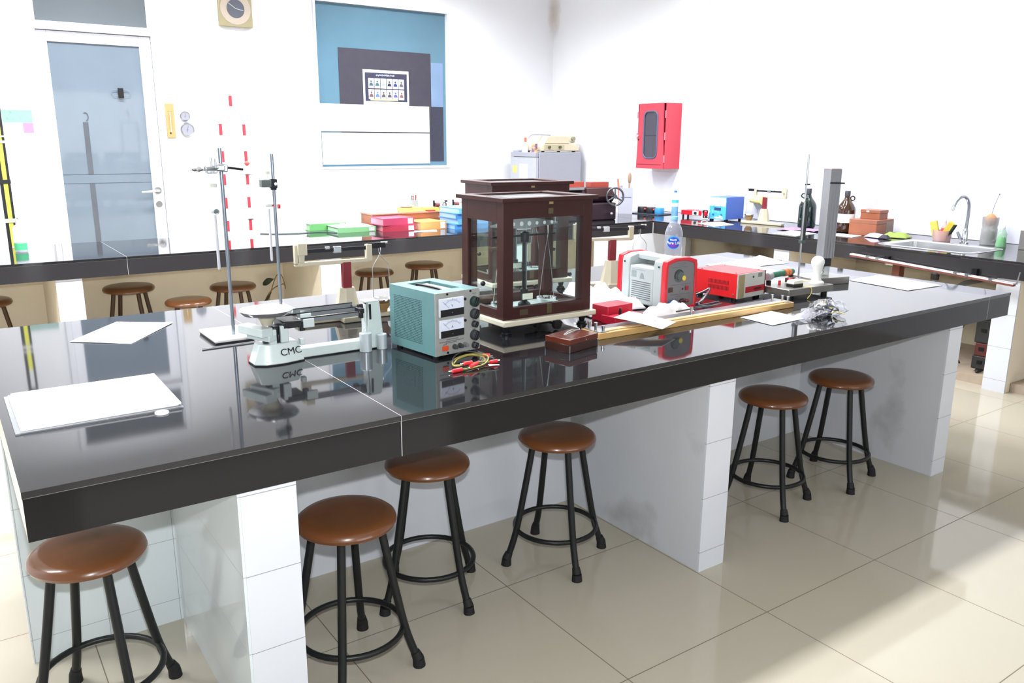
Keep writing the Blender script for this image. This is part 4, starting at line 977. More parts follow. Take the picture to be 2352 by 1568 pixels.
# ------------------------------------------------------------------ water bottle behind the machine
t = thing('water_bottle', 'clear plastic water bottle with blue oval label behind the grey unit', 'bottle', (3.098, 2.995, T), 0)
prof = [(1e-4, 0.006), (0.03, 0.002), (0.040, 0.006), (0.044, 0.02), (0.043, 0.06), (0.045, 0.075), (0.043, 0.09), (0.0455, 0.105), (0.0435, 0.12), (0.046, 0.135), (0.046, 0.18), (0.0465, 0.20), (0.045, 0.215), (0.036, 0.245), (0.024, 0.266), (0.0165, 0.276), (0.0158, 0.282)]
obj('bottle_body', G().lathe(prof, n=40), glass_mat('pet_plastic', (242, 244, 252), 0.17, (236, 238, 248), 1.5), t)
obj('cap', G().lathe([(1e-4, 0.298), (0.0165, 0.298), (0.0172, 0.296), (0.0172, 0.283), (1e-4, 0.283)], n=28), M('pale_blue_cap', (120, 196, 232), 0.35), t)
vd = math.atan2(-2.985, -3.115)      # towards the bench front


def decal(name, a_half, zc, zh, rr, mat, parent, off=0.0, expo=2.0, da=0.0):
    g = G(); n = 24
    ring = []
    for i in range(n):
        q = 2*PI*i/n; cu, su = math.cos(q), math.sin(q)
        ring.append((vd+da+a_half*(abs(cu)**(2/expo))*(1 if cu > 0 else -1), zc+zh*(abs(su)**(2/expo))*(1 if su > 0 else -1)))
    vs = []; fs = []
    for s_ in (1.0, 0.66, 0.33):
        for a, z in ring: vs.append((rr*math.cos(vd+da+(a-vd-da)*s_), rr*math.sin(vd+da+(a-vd-da)*s_), zc+(z-zc)*s_))
    vs.append((rr*math.cos(vd+da), rr*math.sin(vd+da), zc))
    for k in range(2):
        for i in range(n): fs.append((k*n+i, k*n+(i+1) % n, (k+1)*n+(i+1) % n, (k+1)*n+i))
    for i in range(n): fs.append((2*n+i, 2*n+(i+1) % n, 3*n))
    return obj(name, g.add(vs, fs), mat, parent)


lb = decal('label_oval', 0.72, 0.170, 0.034, 0.0475, M('label_sky_blue', (70, 170, 240), 0.4), t)
decal('label_shade', 0.66, 0.169, 0.0285, 0.0479, M('label_deep_blue', (24, 84, 214), 0.4), lb)
decal('label_swoosh', 0.40, 0.154, 0.011, 0.0482, M('label_violet', (120, 60, 190), 0.4), lb)
LT = M('label_white_ink', (246, 248, 252), 0.5)
text_mesh('lettering', 'Pure Life', 0.0200, LT, lb, (0.0487*math.cos(vd), 0.0487*math.sin(vd), 0.168), (R(90), 0, vd+PI/2), bend=0.0487, bold=0.0004)
text_mesh('lettering', 'Nestlé', 0.0130, LT, lb, (0.0487*math.cos(vd), 0.0487*math.sin(vd), 0.184), (R(90), 0, vd+PI/2), bend=0.0487, bold=0.0003)

# ------------------------------------------------------------------ circuit tray with lamp and coil
GALV = M('galvanised_steel', (150, 148, 144), 0.32, 0.85, var=0.12, scale=16)
t = thing('circuit_tray', 'steel tray on feet carrying a white bulb, green coil and switch', 'circuit board', (3.150, 2.300, T), R(-2)); t.scale = (0.92, 0.95, 1)
obj('tray', G().bb(-0.165, 0.165, -0.115, 0.125, 0.016, 0.046), GALV, t, bevel=0.002)
for sx in (-0.13, 0.13):
    for sy in (-0.09, 0.10): obj('rubber_foot', G().cyl((sx, sy, 0), (sx, sy, 0.016), 0.013, n=14), RUBBER, t)
hs = obj('lamp_holder', G().lathe([(1e-4, 0.046), (0.036, 0.046), (0.036, 0.054), (0.024, 0.060), (0.019, 0.075), (0.0175, 0.090), (1e-4, 0.090)], (0.112, -0.055, 0), 28), M('white_porcelain', (232, 232, 226), 0.3), t)
obj('bulb', G().lathe([(0.016, 0.090), (0.0175, 0.100), (0.021, 0.115), (0.0285, 0.130), (0.031, 0.142), (0.029, 0.154), (0.020, 0.165), (0.008, 0.170), (1e-4, 0.1705)], (0.112, -0.055, 0), 28), M('opal_bulb', (246, 246, 244), 0.25, var=0.01), hs)
g = G().cyl((-0.115, 0.035, 0.088), (0.085, 0.065, 0.088), 0.0125, n=20)
for i in range(26):
    u = i/26; g.lathe([(0.0125, -0.0018), (0.0142, 0), (0.0125, 0.0018)], (0, 0, 0), 14, Matrix.Translation((-0.10+0.18*u, 0.037+0.027*u, 0.088)) @ Matrix.Rotation(R(8.5), 4, 'Z') @ Matrix.Rotation(PI/2, 4, 'Y'))
cl = obj('resistor_coil', g, M('green_coil', (52, 108, 86), 0.4), t)
obj('copper_winding', G().cyl((0.0, 0.052, 0.088), (0.026, 0.056, 0.088), 0.0165, n=20).cyl((0.032, 0.057, 0.088), (0.054, 0.060, 0.088), 0.0165, n=20), M('copper_orange', (206, 116, 62), 0.35, 0.3), cl)
obj('coil_end', G().cyl((-0.145, 0.030, 0.084), (-0.112, 0.035, 0.086), 0.017, n=20), M('grey_ceramic', (150, 150, 154), 0.5), cl)
obj('coil_support', G().box((-0.13, 0.033, 0.056), (0.012, 0.02, 0.022)).box((0.07, 0.062, 0.06), (0.012, 0.02, 0.03)), DARKM, cl)
sw = obj('switch_box', G().box((-0.055, -0.060, 0.053), (0.072, 0.042, 0.014)), BLACKP, t, bevel=0.002)
obj('switch_cover', G().box((-0.055, -0.060, 0.068), (0.074, 0.044, 0.016), top=0.88), M('cream_bakelite', (230, 226, 208), 0.35), sw, bevel=0.003)
for (x, y) in ((-0.085, 0.005), (0.045, 0.01)): obj('binding_post', G().cyl((x, y, 0.046), (x, y, 0.066), 0.0065, n=14), REDP, t)
obj('binding_post', G().ball((-0.012, 0.0, 0.062), 0.0125, 12), REDP, t)
obj('bracket', G().box((0.01, 0.02, 0.060), (0.05, 0.018, 0.02)), M('dark_brown_bracket', (80, 44, 36), 0.5), t)
g = G().tube(smooth_path([(-0.02, -0.045, 0.070), (0.0, -0.02, 0.055), (0.03, -0.01, 0.062), (0.06, -0.03, 0.055), (0.08, -0.05, 0.060)]), 0.0015, 6)
obj('hookup_wire', g, M('yellow_wire', (216, 196, 90), 0.4), t)
obj('hookup_wire', G().tube(smooth_path([(-0.03, -0.085, 0.047), (-0.01, -0.118, 0.044), (-0.015, -0.124, 0.02), (-0.06, -0.14, 0.004)]), 0.0015, 6), M('yellow_wire', (216, 196, 90)), t)
obj('hookup_wire', G().tube(smooth_path([(0.0, 0.0, 0.06), (0.03, -0.02, 0.052), (0.045, 0.01, 0.066)]), 0.0015, 6), M('red_wire', (206, 50, 50), 0.4), t)
obj('hookup_wire', G().tube(smooth_path([(0.05, 0.065, 0.066), (0.10, 0.05, 0.05), (0.13, 0.0, 0.05)]), 0.0015, 6), M('white_wire', (226, 226, 226), 0.4), t)

# rod stand and grey column on a second tray
t = thing('rod_stand', 'thin tall steel rod stand with a dark sleeve, behind the circuit tray', 'stand', (3.405, 2.452, T))
obj('foot', G().lathe([(1e-4, 0.0), (0.045, 0.0), (0.045, 0.010), (0.02, 0.018), (0.01, 0.03), (1e-4, 0.03)], n=28), GALV, t)
obj('rod', G().cyl((0, 0, 0.03), (0.0, 0, 0.615), 0.0048, n=14), STEEL, t)
sl = obj('sleeve', G().cyl((0.013, 0.004, 0.195), (0.013, 0.004, 0.412), 0.0125, n=18), M('dark_sleeve', (52, 58, 58), 0.35, 0.5), t)
obj('sleeve_clamp', G().box((0.004, 0.0, 0.205), (0.03, 0.018, 0.014)).box((0.006, 0, 0.40), (0.026, 0.016, 0.012)), M('green_grey_clamp', (84, 104, 100), 0.4, 0.5), sl)
obj('cross_pin', G().cyl((-0.006, 0, 0.475), (0.026, 0, 0.475), 0.0035, n=10), DARKM, t)
obj('white_ferrule', G().cyl((-0.012, 0, 0.40), (-0.004, 0, 0.40), 0.008, n=12), WHITE, t)
t = thing('square_column', 'tall grey square metal column on a flat steel box by the bulb', 'column', (3.545, 2.415, T), R(-14))
obj('base_box', G().bb(-0.12, 0.10, -0.075, 0.10, 0.0, 0.034), GALV, t, bevel=0.002)
ALU = M('grey_extrusion', (164, 166, 170), 0.36, 0.7, var=0.06, scale=8)
g = G().bb(-0.027, 0.027, -0.027, 0.027, 0.122, 0.545)
for sx in (-1, 1): g.bb(sx*0.0285-0.0035, sx*0.0285+0.0035, -0.0295, -0.0225, 0.122, 0.545).bb(sx*0.008-0.002, sx*0.008+0.002, -0.030, -0.0265, 0.122, 0.545)
cl = obj('extrusion', g, ALU, t, smooth=False)
obj('cap_rim', G().bb(-0.0285, 0.0285, -0.0285, 0.0285, 0.545, 0.549), M('pinkish_cap', (170, 150, 152), 0.5), cl)
obj('collar', G().bb(-0.024, 0.024, -0.024, 0.024, 0.082, 0.1215), BLACKP, t, bevel=0.002)
obj('clear_sleeve', G().bb(-0.021, 0.021, -0.021, 0.021, 0.034, 0.0815), glass_mat('acrylic', (226, 230, 228), 0.3, (200, 204, 200)), t)
obj('inner_wires', G().tube(smooth_path([(-0.012, 0, 0.036), (0.01, 0.006, 0.05), (-0.008, -0.005, 0.06), (0.01, 0.0, 0.08)]), 0.003, 6), M('tan_wire', (150, 130, 104), 0.5), t)
obj('cross_pin', G().cyl((-0.032, -0.028, 0.482), (0.05, -0.033, 0.480), 0.0035, n=10), DARKM, t)

# bag of clips and wires
t = thing('bag_of_clips', 'clear plastic bag full of black and yellow clip leads near the edge', 'bag', (2.865, 1.915, T), R(18))
random.seed(31)


def blob(u, v):
    a = 2*PI*u; ph = PI*v
    r = 1+0.08*math.sin(4*a+5*ph)+0.045*math.sin(9*a-7*ph)+0.025*math.sin(15*a+11*ph)
    return Vector((0.084*r*math.sin(ph)*math.cos(a), 0.070*r*math.sin(ph)*math.sin(a), max(0.0008, 0.030-0.031*r*math.cos(ph))))


obj('bag_film', G().grid(48, 24, blob), glass_mat('bag_film', (246, 247, 250), 0.07, (226, 228, 236), 1.28), t)
obj('bag_tail', G().grid(10, 6, lambda u, v: (-0.07-0.14*u, 0.02+0.05*u+(v-0.5)*0.10*(1-0.3*u), 0.006+0.018*(1-u)+0.006*math.sin(9*v+6*u))), glass_mat('bag_film', (238, 240, 244)), t, solid=0.0006)
for i in range(30):
    a = random.uniform(0, 2*PI); r = random.uniform(0.005, 0.052); z = random.uniform(0.010, 0.046)
    p = Vector((r*math.cos(a), r*math.sin(a), z)); d = Vector((random.uniform(-1, 1), random.uniform(-1, 1), random.uniform(-0.3, 0.3))).normalized()*0.018
    if i < 18: obj('clip', G().cyl(p-d, p+d, 0.0065, 0.003, 8), (BLACKP, BLACKP, CHROME)[i % 3], t)
    else: obj('clip_wire', G().tube(smooth_path([p-d*1.5, p+Vector((0.01, 0.012, 0.006)), p+d*1.3+Vector((0, 0.008, 0))]), 0.0024, 6), (M('yellow_wire', (216, 196, 90)), BLACKP, M('white_wire', (226, 226, 226)))[i % 3], t)

# ================================================================== back wall things
t = thing('wall_clock', 'square pale gold wall clock with a small dark dial above the far bench', 'clock', (2.402, YB, 2.581)); t.scale = (1.267, 1.267, 1.267)
obj('case', G().box((0, -0.016, 0), (0.230, 0.032, 0.235)), M('pale_gold_case', (172, 162, 130), 0.35, 0.3), t, bevel=0.004)
obj('dial_rim', G().lathe([(0.060, 0.033), (0.104, 0.034), (0.106, 0.030)], (0, 0, 0), 40, Matrix.Rotation(PI/2, 4, 'X')), M('greige_rim', (192, 178, 164), 0.4), t)
fc = obj('dial', G().lathe([(1e-4, 0.0345), (0.061, 0.0345)], (0, 0, 0), 36, Matrix.Rotation(PI/2, 4, 'X')), M('slate_dial', (96, 100, 112), 0.35), t)
obj('hand', G().box((-0.024, -0.0358, 0.017), (0.058, 0.001, 0.004), rot=(0, R(34), 0)), M('pale_hand', (196, 202, 206), 0.4), fc)
obj('hand', G().box((0.026, -0.0358, -0.004), (0.054, 0.001, 0.004), rot=(0, R(10), 0)), M('pale_hand', (196, 202, 206)), fc)
t = thing('wall_thermometer', 'yellow wooden wall thermometer right of the glass door', 'thermometer', (1.781, YB, 1.621)); t.scale = (1.267, 1.267, 1.267)
obj('board', G().box((0, -0.006, 0), (0.056, 0.012, 0.228)), M('yellow_board', (184, 154, 104), 0.45, var=0.1), t, bevel=0.003)
obj('tube', G().cyl((0, -0.014, -0.07), (0, -0.014, 0.055), 0.0028, n=8).ball((0, -0.014, -0.072), 0.005, 8), M('pale_tube', (236, 220, 190), 0.2), t)
g = G()
for i in range(16):
    for s_ in (-1, 1): g.box((s_*0.010, -0.0123, -0.055+i*0.0072), (0.008, 0.0006, 0.0012))
g.box((-0.010, -0.0123, 0.062), (0.010, 0.0006, 0.003)).box((0.011, -0.0123, 0.062), (0.010, 0.0006, 0.003))
obj('scale_marks', g, M('brown_marks', (158, 118, 62), 0.6), t, smooth=False)
obj('bulb_plate', G().lathe([(1e-4, 0.0128), (0.007, 0.0128)], (-0.006, 0, -0.082), 12, Matrix.Translation((-0.006, 0, -0.082)) @ Matrix.Rotation(PI/2, 4, 'X') @ Matrix.Translation((0.006, 0, 0.082))), M('dark_bulb', (86, 66, 40), 0.5), t)
for (z, r, lb) in ((1.663, 0.043, 'smaller upper silver round gauge on the wall by the thermometer'), (1.549, 0.0595, 'larger lower silver round gauge on the wall by the thermometer')):
    t = thing('wall_gauge', lb, 'gauge', (1.904 if r < 0.05 else 1.916, YB, z), 0, 'round wall gauges')
    obj('bezel', G().lathe([(r*0.82, 0.026), (r*0.9, 0.030), (r, 0.024), (r, 0.0), (1e-4, 0.0)], n=36, mat=Matrix.Rotation(PI/2, 4, 'X')), STEEL, t)
    fc = obj('dial', G().lathe([(1e-4, 0.024), (r*0.83, 0.0245)], n=32, mat=Matrix.Rotation(PI/2, 4, 'X')), M('silver_dial', (150, 152, 164), 0.3), t)
    obj('needle', G().box((0.0, -0.026, r*0.1), (0.002, 0.001, r*0.9), rot=(0, R(15), 0)).cyl((0, -0.025, 0), (0, -0.027, 0), 0.004, n=10), M('needle_grey', (110, 110, 120), 0.4), fc)
obj('hanger', G().tube(arc((0.0, -0.006, 0.050), 0.007, 0, 2*PI, 12, 'xz')[:-1], 0.0015, 6, closed=True), STEEL, [o for o in COL.objects if o.name == 'wall_gauge'][0])
sheet_on_wall('wall_notice', 0.53, 0.739, 1.588, 1.685, YB, 0.0015, M('mint_paper', (144, 178, 170), 0.6, dirt=((126, 164, 154), 40, 0.55, 0.7)), 'pale mint notice strip on the wall left of the door', 'notice')
sheet_on_wall('sticky_note', 0.668, 0.739, 1.51, 1.586, YB, 0.0015, M('pink_paper', (218, 140, 180), 0.6), 'pink sticky note under the mint notice', 'note')
t = thing('dispenser_clip', 'small black clip with a wire loop fixed on the door glass', 'clip', (1.409, YB+0.0135, 1.839)); t.scale = (1.267, 1, 1.267)
obj('block', G().box((0, -0.012, 0), (0.032, 0.024, 0.062)), BLACKP, t, bevel=0.002)
obj('wire_loop', G().tube(arc((-0.038, -0.012, 0.0), 0.019, PI/2, 3*PI/2, 8, 'xz')+arc((0.038, -0.012, -0.0), 0.019, -PI/2, PI/2, 8, 'xz'), 0.0016, 6, closed=True), M('blue_grey_wire', (140, 152, 176), 0.4, 0.5), t)
g = G()
random.seed(12)
for i in range(12): g.ball((-0.30+0.052*i, 0.012*(i % 2), 0.05*math.sin(0.2*i)-0.002*i), random.uniform(0.006, 0.011), 8, (1.3, 1, 0.8))
g.tube([(-0.31+0.052*i, 0, 0.05*math.sin(0.2*i)-0.002*i) for i in range(13)], 0.002, 6)
single('light_string', g, M('string_light_white', (236, 240, 240), 0.4), 'string of small white lights behind the pane above the door', 'light string', (1.40, 8.35, 2.575)); COL.objects[-1].scale = (1.5, 1.5, 1.5)

# ================================================================== far bench things
t = thing('measuring_staff', 'black and yellow measuring staff standing on the far bench at the left edge', 'measuring staff', (0.386, 6.055, T))
obj('edge_bar', G().bb(-0.030, -0.012, -0.008, 0.008, 0, 0.93).bb(0.012, 0.026, -0.008, 0.008, 0, 0.93), M('black_staff', (30, 30, 32), 0.5), t, smooth=False)
obj('yellow_scale', G().bb(-0.012, 0.012, -0.006, 0.006, 0.005, 0.80), M('yellow_scale', (226, 226, 84), 0.45), t, smooth=False)
obj('top_cap', G().bb(-0.03, 0.026, -0.01, 0.01, 0.93, 0.965), M('dark_green_cap', (24, 58, 46), 0.5), t)
obj('staff_band', G().bb(-0.033, 0.029, -0.011, 0.011, 0.155, 0.18), M('grey_band', (184, 182, 170), 0.5), t)
obj('staff_band', G().bb(-0.033, 0.029, -0.011, 0.011, 0.395, 0.42), BLACKP, t)
obj('staff_band', G().bb(-0.033, 0.029, -0.011, 0.011, 0.64, 0.655).bb(-0.033, 0.029, -0.011, 0.011, 0.675, 0.685), WHITE, t)
t = thing('sanitizer_bottle', 'clear pump bottle with green label band left of the door', 'bottle', (0.405, 5.80, T))
obj('bottle_body', G().lathe([(1e-4, 0.0), (0.032, 0.0), (0.034, 0.01), (0.034, 0.135), (0.028, 0.155), (0.014, 0.163), (0.014, 0.172)], n=28), glass_mat('bottle_plastic', (232, 240, 244), 0.5, (238, 242, 248)), t)
obj('label', G().lathe([(0.0345, 0.058), (0.0345, 0.12)], n=28), M('white_blue_label', (228, 238, 250), 0.4), t)
obj('green_band', G().lathe([(0.0347, 0.012), (0.0347, 0.052)], n=28), M('green_label', (84, 196, 140), 0.4), t)
obj('pump', G().cyl((0, 0, 0.172), (0, 0, 0.190), 0.013, n=18).cyl((0, 0, 0.19), (0, 0, 0.205), 0.005).box((0.015, -0.004, 0.209), (0.05, 0.014, 0.012)), M('grey_white_pump', (200, 196, 194), 0.4), t, bevel=0.001)
g = G().tube([(-0.05, 0, 0.0)], 0.01) if False else None
# red and white striped rod frame with clamps
t = thing('striped_rod_frame', 'white rod frame with red bands and small clamps standing at the wall', 'rod frame', (1.785, 5.985, T))
RW = M('white_rod', (240, 240, 242), 0.4); RED2 = M('signal_red', (236, 62, 76), 0.45)
for sx in (-0.081, 0.081):
    up = obj('upright', G().cyl((sx, 0, 0), (sx, 0, 0.83), 0.0105, n=16), RW, t)
    obj('upright_foot', G().cyl((sx, 0, 0), (sx, 0, 0.006), 0.026, n=20), RW, t)
    for z in (0.070, 0.232, 0.395, 0.552, 0.735):
        obj('red_band', G().lathe([(0.0110, -0.038), (0.0110, 0.038)], (sx, 0, z), 16), RED2, up)
obj('crossbar', G().box((0, 0, 0.835), (0.185, 0.02, 0.012)), RW, t)
cp = obj('centre_post', G().cyl((0, 0, 0.841), (0, 0, 0.965), 0.0105, n=16), RW, t)
obj('red_band', G().lathe([(0.0112, -0.035), (0.0112, 0.035)], (0, 0, 0.928), 16), RED2, cp)
for (z, big) in ((0.505, True), (0.425, False), (0.112, False)):
    c_ = obj('clamp', G().cyl((0.081-0.012, -0.012, z), (0.081-0.055, -0.016, z), 0.0025, n=8).cyl((0.081+0.01, -0.012, z), (0.081+0.036, -0.012, z+0.002), 0.0035, n=8).box((0.081, -0.012, z), (0.036, 0.012, 0.008)), GREYROD, t)
    if big: obj('red_boss', G().ball((0.081, -0.012, z), 0.018, 14, (1, 0.7, 0.9)), M('coral_boss', (240, 92, 84), 0.45), c_)
# cable on the bench
single('black_cable', G().tube(smooth_path([(1.93, 5.98, T+0.0035), (2.02, 5.90, T+0.0035), (2.14, 5.86, T+0.0035), (2.28, 5.86, T+0.0035), (2.36, 5.83, T+0.0035), (2.40, 5.78, T+0.0035), (2.425, 5.745, T+0.0035)], 8), 0.003, 8), M('teal_black_cable', (56, 76, 78), 0.4), 'thin dark cable trailing left from the green folder', 'cable')


def folder(name, x, y, z, w, d, h, rz, colr, label, group, paper_top=False):
    """lever arch style folder: cover wrapped round a block of sheets, spine at the front"""
    t = thing(name, label, 'folder', (x, y, z), R(rz), group)
    m = M('cover_%d_%d_%d' % colr, colr, 0.42, var=0.05, coat=0.2)
    g = G().bb(-w/2, w/2, -d/2, d/2, 0, 0.003).bb(-w/2, w/2, -d/2, d/2, h-0.003, h).bb(-w/2, w/2, -d/2, -d/2+0.003, 0.003, h-0.003)
    c_ = obj('cover', g, m, t, smooth=False)
    obj('sheets', G().bb(-w/2+0.006, w/2-0.006, -d/2+0.006, d/2-0.012, 0.0032, h-0.0032), M('page_block_%d_%d_%d' % colr, tuple(int(0.55*c+0.45*235) for c in colr), 0.7), t, smooth=False)
    obj('spine_label', G().bb(w/2-0.055, w/2-0.012, -d/2-0.0012, -d/2, 0.006, h-0.006), M('spine_label_white', (226, 226, 232), 0.5), c_, smooth=False)
    if paper_top: obj('top_sheet', G().bb(-w/2+0.01, w/2-0.01, -d/2+0.008, d/2-0.008, h, h+0.0015), PAPER, c_, smooth=False)
    return t


GR = (92, 190, 98)
folder('ring_folder', 2.592, 5.865, T, 0.30, 0.25, 0.036, -3, (122, 178, 126), 'green folder with a white sheet on top, front left of the wooden tray', 'folders on the far bench', True)
folder('ring_folder', 2.46, 6.042, T, 0.30, 0.09, 0.05, 2, (104, 172, 104), 'narrow green folder lying against the wall behind the other green one', 'folders on the far bench')
RD = (196, 36, 84)
folder('ring_folder', 2.886, 5.720, T, 0.26, 0.21, 0.046, -8, (168, 46, 70), 'lower red folder under the crimson one', 'folders on the far bench')
folder('ring_folder', 2.872, 5.735, T+0.0465, 0.265, 0.22, 0.052, 2, (176, 58, 92), 'upper crimson pink folder on the red one', 'folders on the far bench')
folder('ring_folder', 3.152, 5.72, T, 0.235, 0.25, 0.06, 3, (214, 152, 88), 'orange folder between the red and blue folders', 'folders on the far bench')
blues = [(74, 146, 214), (90, 164, 228), (66, 132, 200), (98, 176, 236)]
z = T
for i, h in enumerate((0.038, 0.042, 0.040, 0.042)):
    folder('ring_folder', 3.495+0.006*(i % 2), 5.630-0.004*i, z, 0.40, 0.28, h, (-2, 3, -1, 4)[i], blues[i], ('bottom blue folder of the stack behind the glass case', 'second blue folder from the bottom of the blue stack', 'third blue folder from the bottom of the blue stack', 'top pale blue folder of the blue stack')[i], 'blue folder stack')
    z += h+0.0005
paper('paper_sheet', [(2.93, 5.49), (3.10, 5.44), (3.155, 5.545), (2.98, 5.575)], 'small white sheet on the far bench before the orange folder')
# wooden tray box with odds and ends
TRW = M('brown_tray_wood', (150, 92, 62), 0.45, var=0.2, scale=14)
t = thing('wooden_tray', 'long brown wooden box along the wall behind the coloured folders', 'box', (3.31, 5.965, T))
obj('body', G().bb(-0.54, 0.54, -0.105, 0.105, 0.0, 0.104), TRW, t, bevel=0.002)
obj('lid', G().bb(-0.545, 0.545, -0.11, 0.11, 0.1045, 0.116), M('brown_tray_lid', (166, 124, 104), 0.4, var=0.15), t, bevel=0.002)
zt = T+0.1165
single('envelope_pile', G().box((0, 0, 0.009), (0.20, 0.12, 0.018)).box((-0.005, 0.005, 0.026), (0.17, 0.10, 0.014), rz=R(5)), M('manila_paper', (226, 186, 116), 0.6), 'tan envelopes piled on the wooden tray box', 'envelopes', (3.13, 5.93, zt), R(4), bevel=0.001)
single('yellow_folder', G().box((0, 0, 0.012), (0.12, 0.14, 0.024)), M('amber_card', (238, 196, 84), 0.5), 'amber card folder on the tray box beside the jar', 'folder', (3.32, 5.95, zt), R(-3), bevel=0.001)
single('red_booklet', G().box((0, 0, 0.005), (0.07, 0.04, 0.01)), M('red_card', (206, 52, 60), 0.5), 'small red booklet on the tray box before the amber folder', 'booklet', (3.29, 5.875, zt), 0, bevel=0.001)
t = thing('glass_jar', 'clear jar with small tools and red bits on the tray box', 'jar', (3.205, 5.995, zt))
obj('jar_body', G().lathe([(1e-4, 0.001), (0.034, 0.001), (0.036, 0.006), (0.036, 0.085), (0.033, 0.085), (0.033, 0.008), (1e-4, 0.006)], n=24), glass_mat('jar_glass', (222, 232, 232), 0.3, (210, 220, 220)), t)
for i, (x, y, h, c_) in enumerate(((-0.015, 0, 0.115, (90, 110, 130)), (0.0, 0.01, 0.112, (222, 60, 60)), (0.012, -0.005, 0.118, (110, 60, 50)), (0.02, 0.012, 0.105, (140, 160, 180)))):
    obj('tool_handle', G().cyl((x*0.6, y, 0.01), (x*1.3, y, h), 0.004, n=8).ball((x*1.3, y, h), 0.0075, 8), M('tool_%d' % i, c_, 0.4), t)
single('white_saucer', G().lathe([(1e-4, 0.004), (0.04, 0.006), (0.06, 0.016), (0.061, 0.015), (0.042, 0.001), (1e-4, 0.0)], n=28), M('white_lilac_saucer', (236, 232, 246), 0.3), 'white shallow dish on top of the tan envelopes', 'dish', (3.10, 5.93, zt+0.0335), 0)
single('white_booklets', G().box((0, 0, 0.008), (0.16, 0.08, 0.016)).box((0.02, 0.01, 0.022), (0.12, 0.06, 0.012), rz=R(8)), M('white_blue_booklets', (222, 226, 240), 0.5), 'white booklets at the left end of the tray box', 'booklets', (2.93, 5.94, zt), R(-6), bevel=0.001)


def meter_device(loc, rz, label):
    t = thing('demonstration_model', label, 'instrument', loc, rz, 'small instruments on the tray box')
    obj('base', G().box((0, 0, 0.008), (0.13, 0.06, 0.016)), M('grey_brown_base', (126, 106, 104), 0.5), t, bevel=0.002)
    obj('coil', G().cyl((-0.045, 0, 0.036), (-0.01, 0, 0.036), 0.02, n=18), M('maroon_coil', (106, 54, 58), 0.45), t)
    obj('arm', G().cyl((-0.01, 0, 0.046), (0.06, 0, 0.062), 0.004, n=8), GREYROD, t)
    obj('post', G().cyl((0.055, 0, 0.016), (0.055, 0, 0.062), 0.004, n=8), DARKM, t)
    obj('magnet', G().box((0.062, 0, 0.066), (0.02, 0.02, 0.014)).box((-0.058, 0, 0.05), (0.012, 0.014, 0.05)), DARKM, t, bevel=0.002)
    obj('wheel', G().lathe([(0.018, -0.004), (0.020, -0.004), (0.020, 0.004), (0.018, 0.004), (0.018, -0.004)], (0, 0, 0), 20, Matrix.Translation((0.035, -0.02, 0.038)) @ Matrix.Rotation(PI/2, 4, 'X')), DARKM, t)


meter_device((3.44, 5.985, zt), R(4), 'dark coil instrument on the tray box behind the blue folders')
meter_device((3.63, 5.985, zt), R(-8), 'second dark coil instrument, at the right end of the tray box')

# drying plant with broken cable look, under the far bench
t = thing('wilted_plant', 'wilted stem with two dark leaves leaning under the far bench', 'plant', (1.97, 5.90, 0))
ST = M('dry_stem', (150, 122, 72), 0.6)
obj('stem', G().tube(smooth_path([(-0.09, 0, 0.0), (-0.08, 0, 0.20), (-0.055, 0, 0.33), (0.0, 0.0, 0.40), (0.075, 0, 0.43), (0.09, 0, 0.42), (0.095, 0, 0.39)], 6), 0.004, 6), ST, t)
obj('stem', G().tube(smooth_path([(-0.06, 0.005, 0.0), (-0.05, 0.005, 0.25), (0.02, 0.005, 0.47), (0.06, 0.005, 0.505), (0.08, 0.005, 0.475), (0.095, 0.005, 0.415)], 6), 0.0035, 6), ST, t)
LF = M('dark_green_leaf', (44, 58, 40), 0.5)
obj('leaf', G().grid(8, 4, lambda u, v: (-0.075+0.085*u, -0.01+0.012*math.sin(PI*u), 0.445+0.03*u+(v-0.5)*0.05*math.sin(PI*min(1, u*0.9+0.12)))), LF, t, solid=0.002)
obj('leaf', G().grid(8, 4, lambda u, v: (-0.105+0.09*u, -0.012, 0.265+0.115*u+(v-0.5)*0.032*math.sin(PI*min(1, u*0.9+0.08)))), M('dark_brown_leaf', (58, 48, 40), 0.5), t, solid=0.002)

# ================================================================== corner of the benches
FRG = M('fridge_grey', (158, 160, 172), 0.42, 0.15, var=0.03)
t = thing('fridge', 'grey single door fridge with stickers standing in the far right corner', 'fridge', (5.555, 7.33, 0))
obj('cabinet', G().bb(-0.265, 0.305, -0.23, 0.23, 0.03, 1.352), FRG, t, bevel=0.008)
dr = obj('door', G().bb(-0.315, -0.271, -0.23, 0.23, 0.04, 1.30), M('fridge_door_grey', (172, 176, 186), 0.4, 0.1), t, bevel=0.006)
obj('top_trim', G().bb(-0.315, -0.271, -0.23, 0.23, 1.304, 1.352), FRG, t, bevel=0.006)
obj('gasket', G().bb(-0.271, -0.265, -0.225, 0.225, 0.04, 1.345), M('gasket_dark', (80, 80, 88), 0.7), t)
obj('sticker', G().bb(-0.3165, -0.315, 0.105, 0.185, 1.135, 1.21), M('yellow_sticker', (246, 208, 116), 0.5), dr, smooth=False)
obj('sticker', G().bb(-0.3165, -0.315, -0.09, 0.055, 1.08, 1.23), M('cream_sticker', (244, 240, 226), 0.5), dr, smooth=False)
for sx in (-0.22, 0.25):
    for sy in (-0.18, 0.18): obj('foot', G().cyl((sx, sy, 0), (sx, sy, 0.03), 0.018, n=12), RUBBER, t)
ztf = 1.3525
BW_ = M('beige_moulding', (214, 202, 176), 0.45)
t = thing('bench_scale', 'beige bench balance with a round front knob on the grey fridge', 'balance', (5.575, 7.29, ztf), R(2)); t.scale = (1.26, 1.26, 1.26)
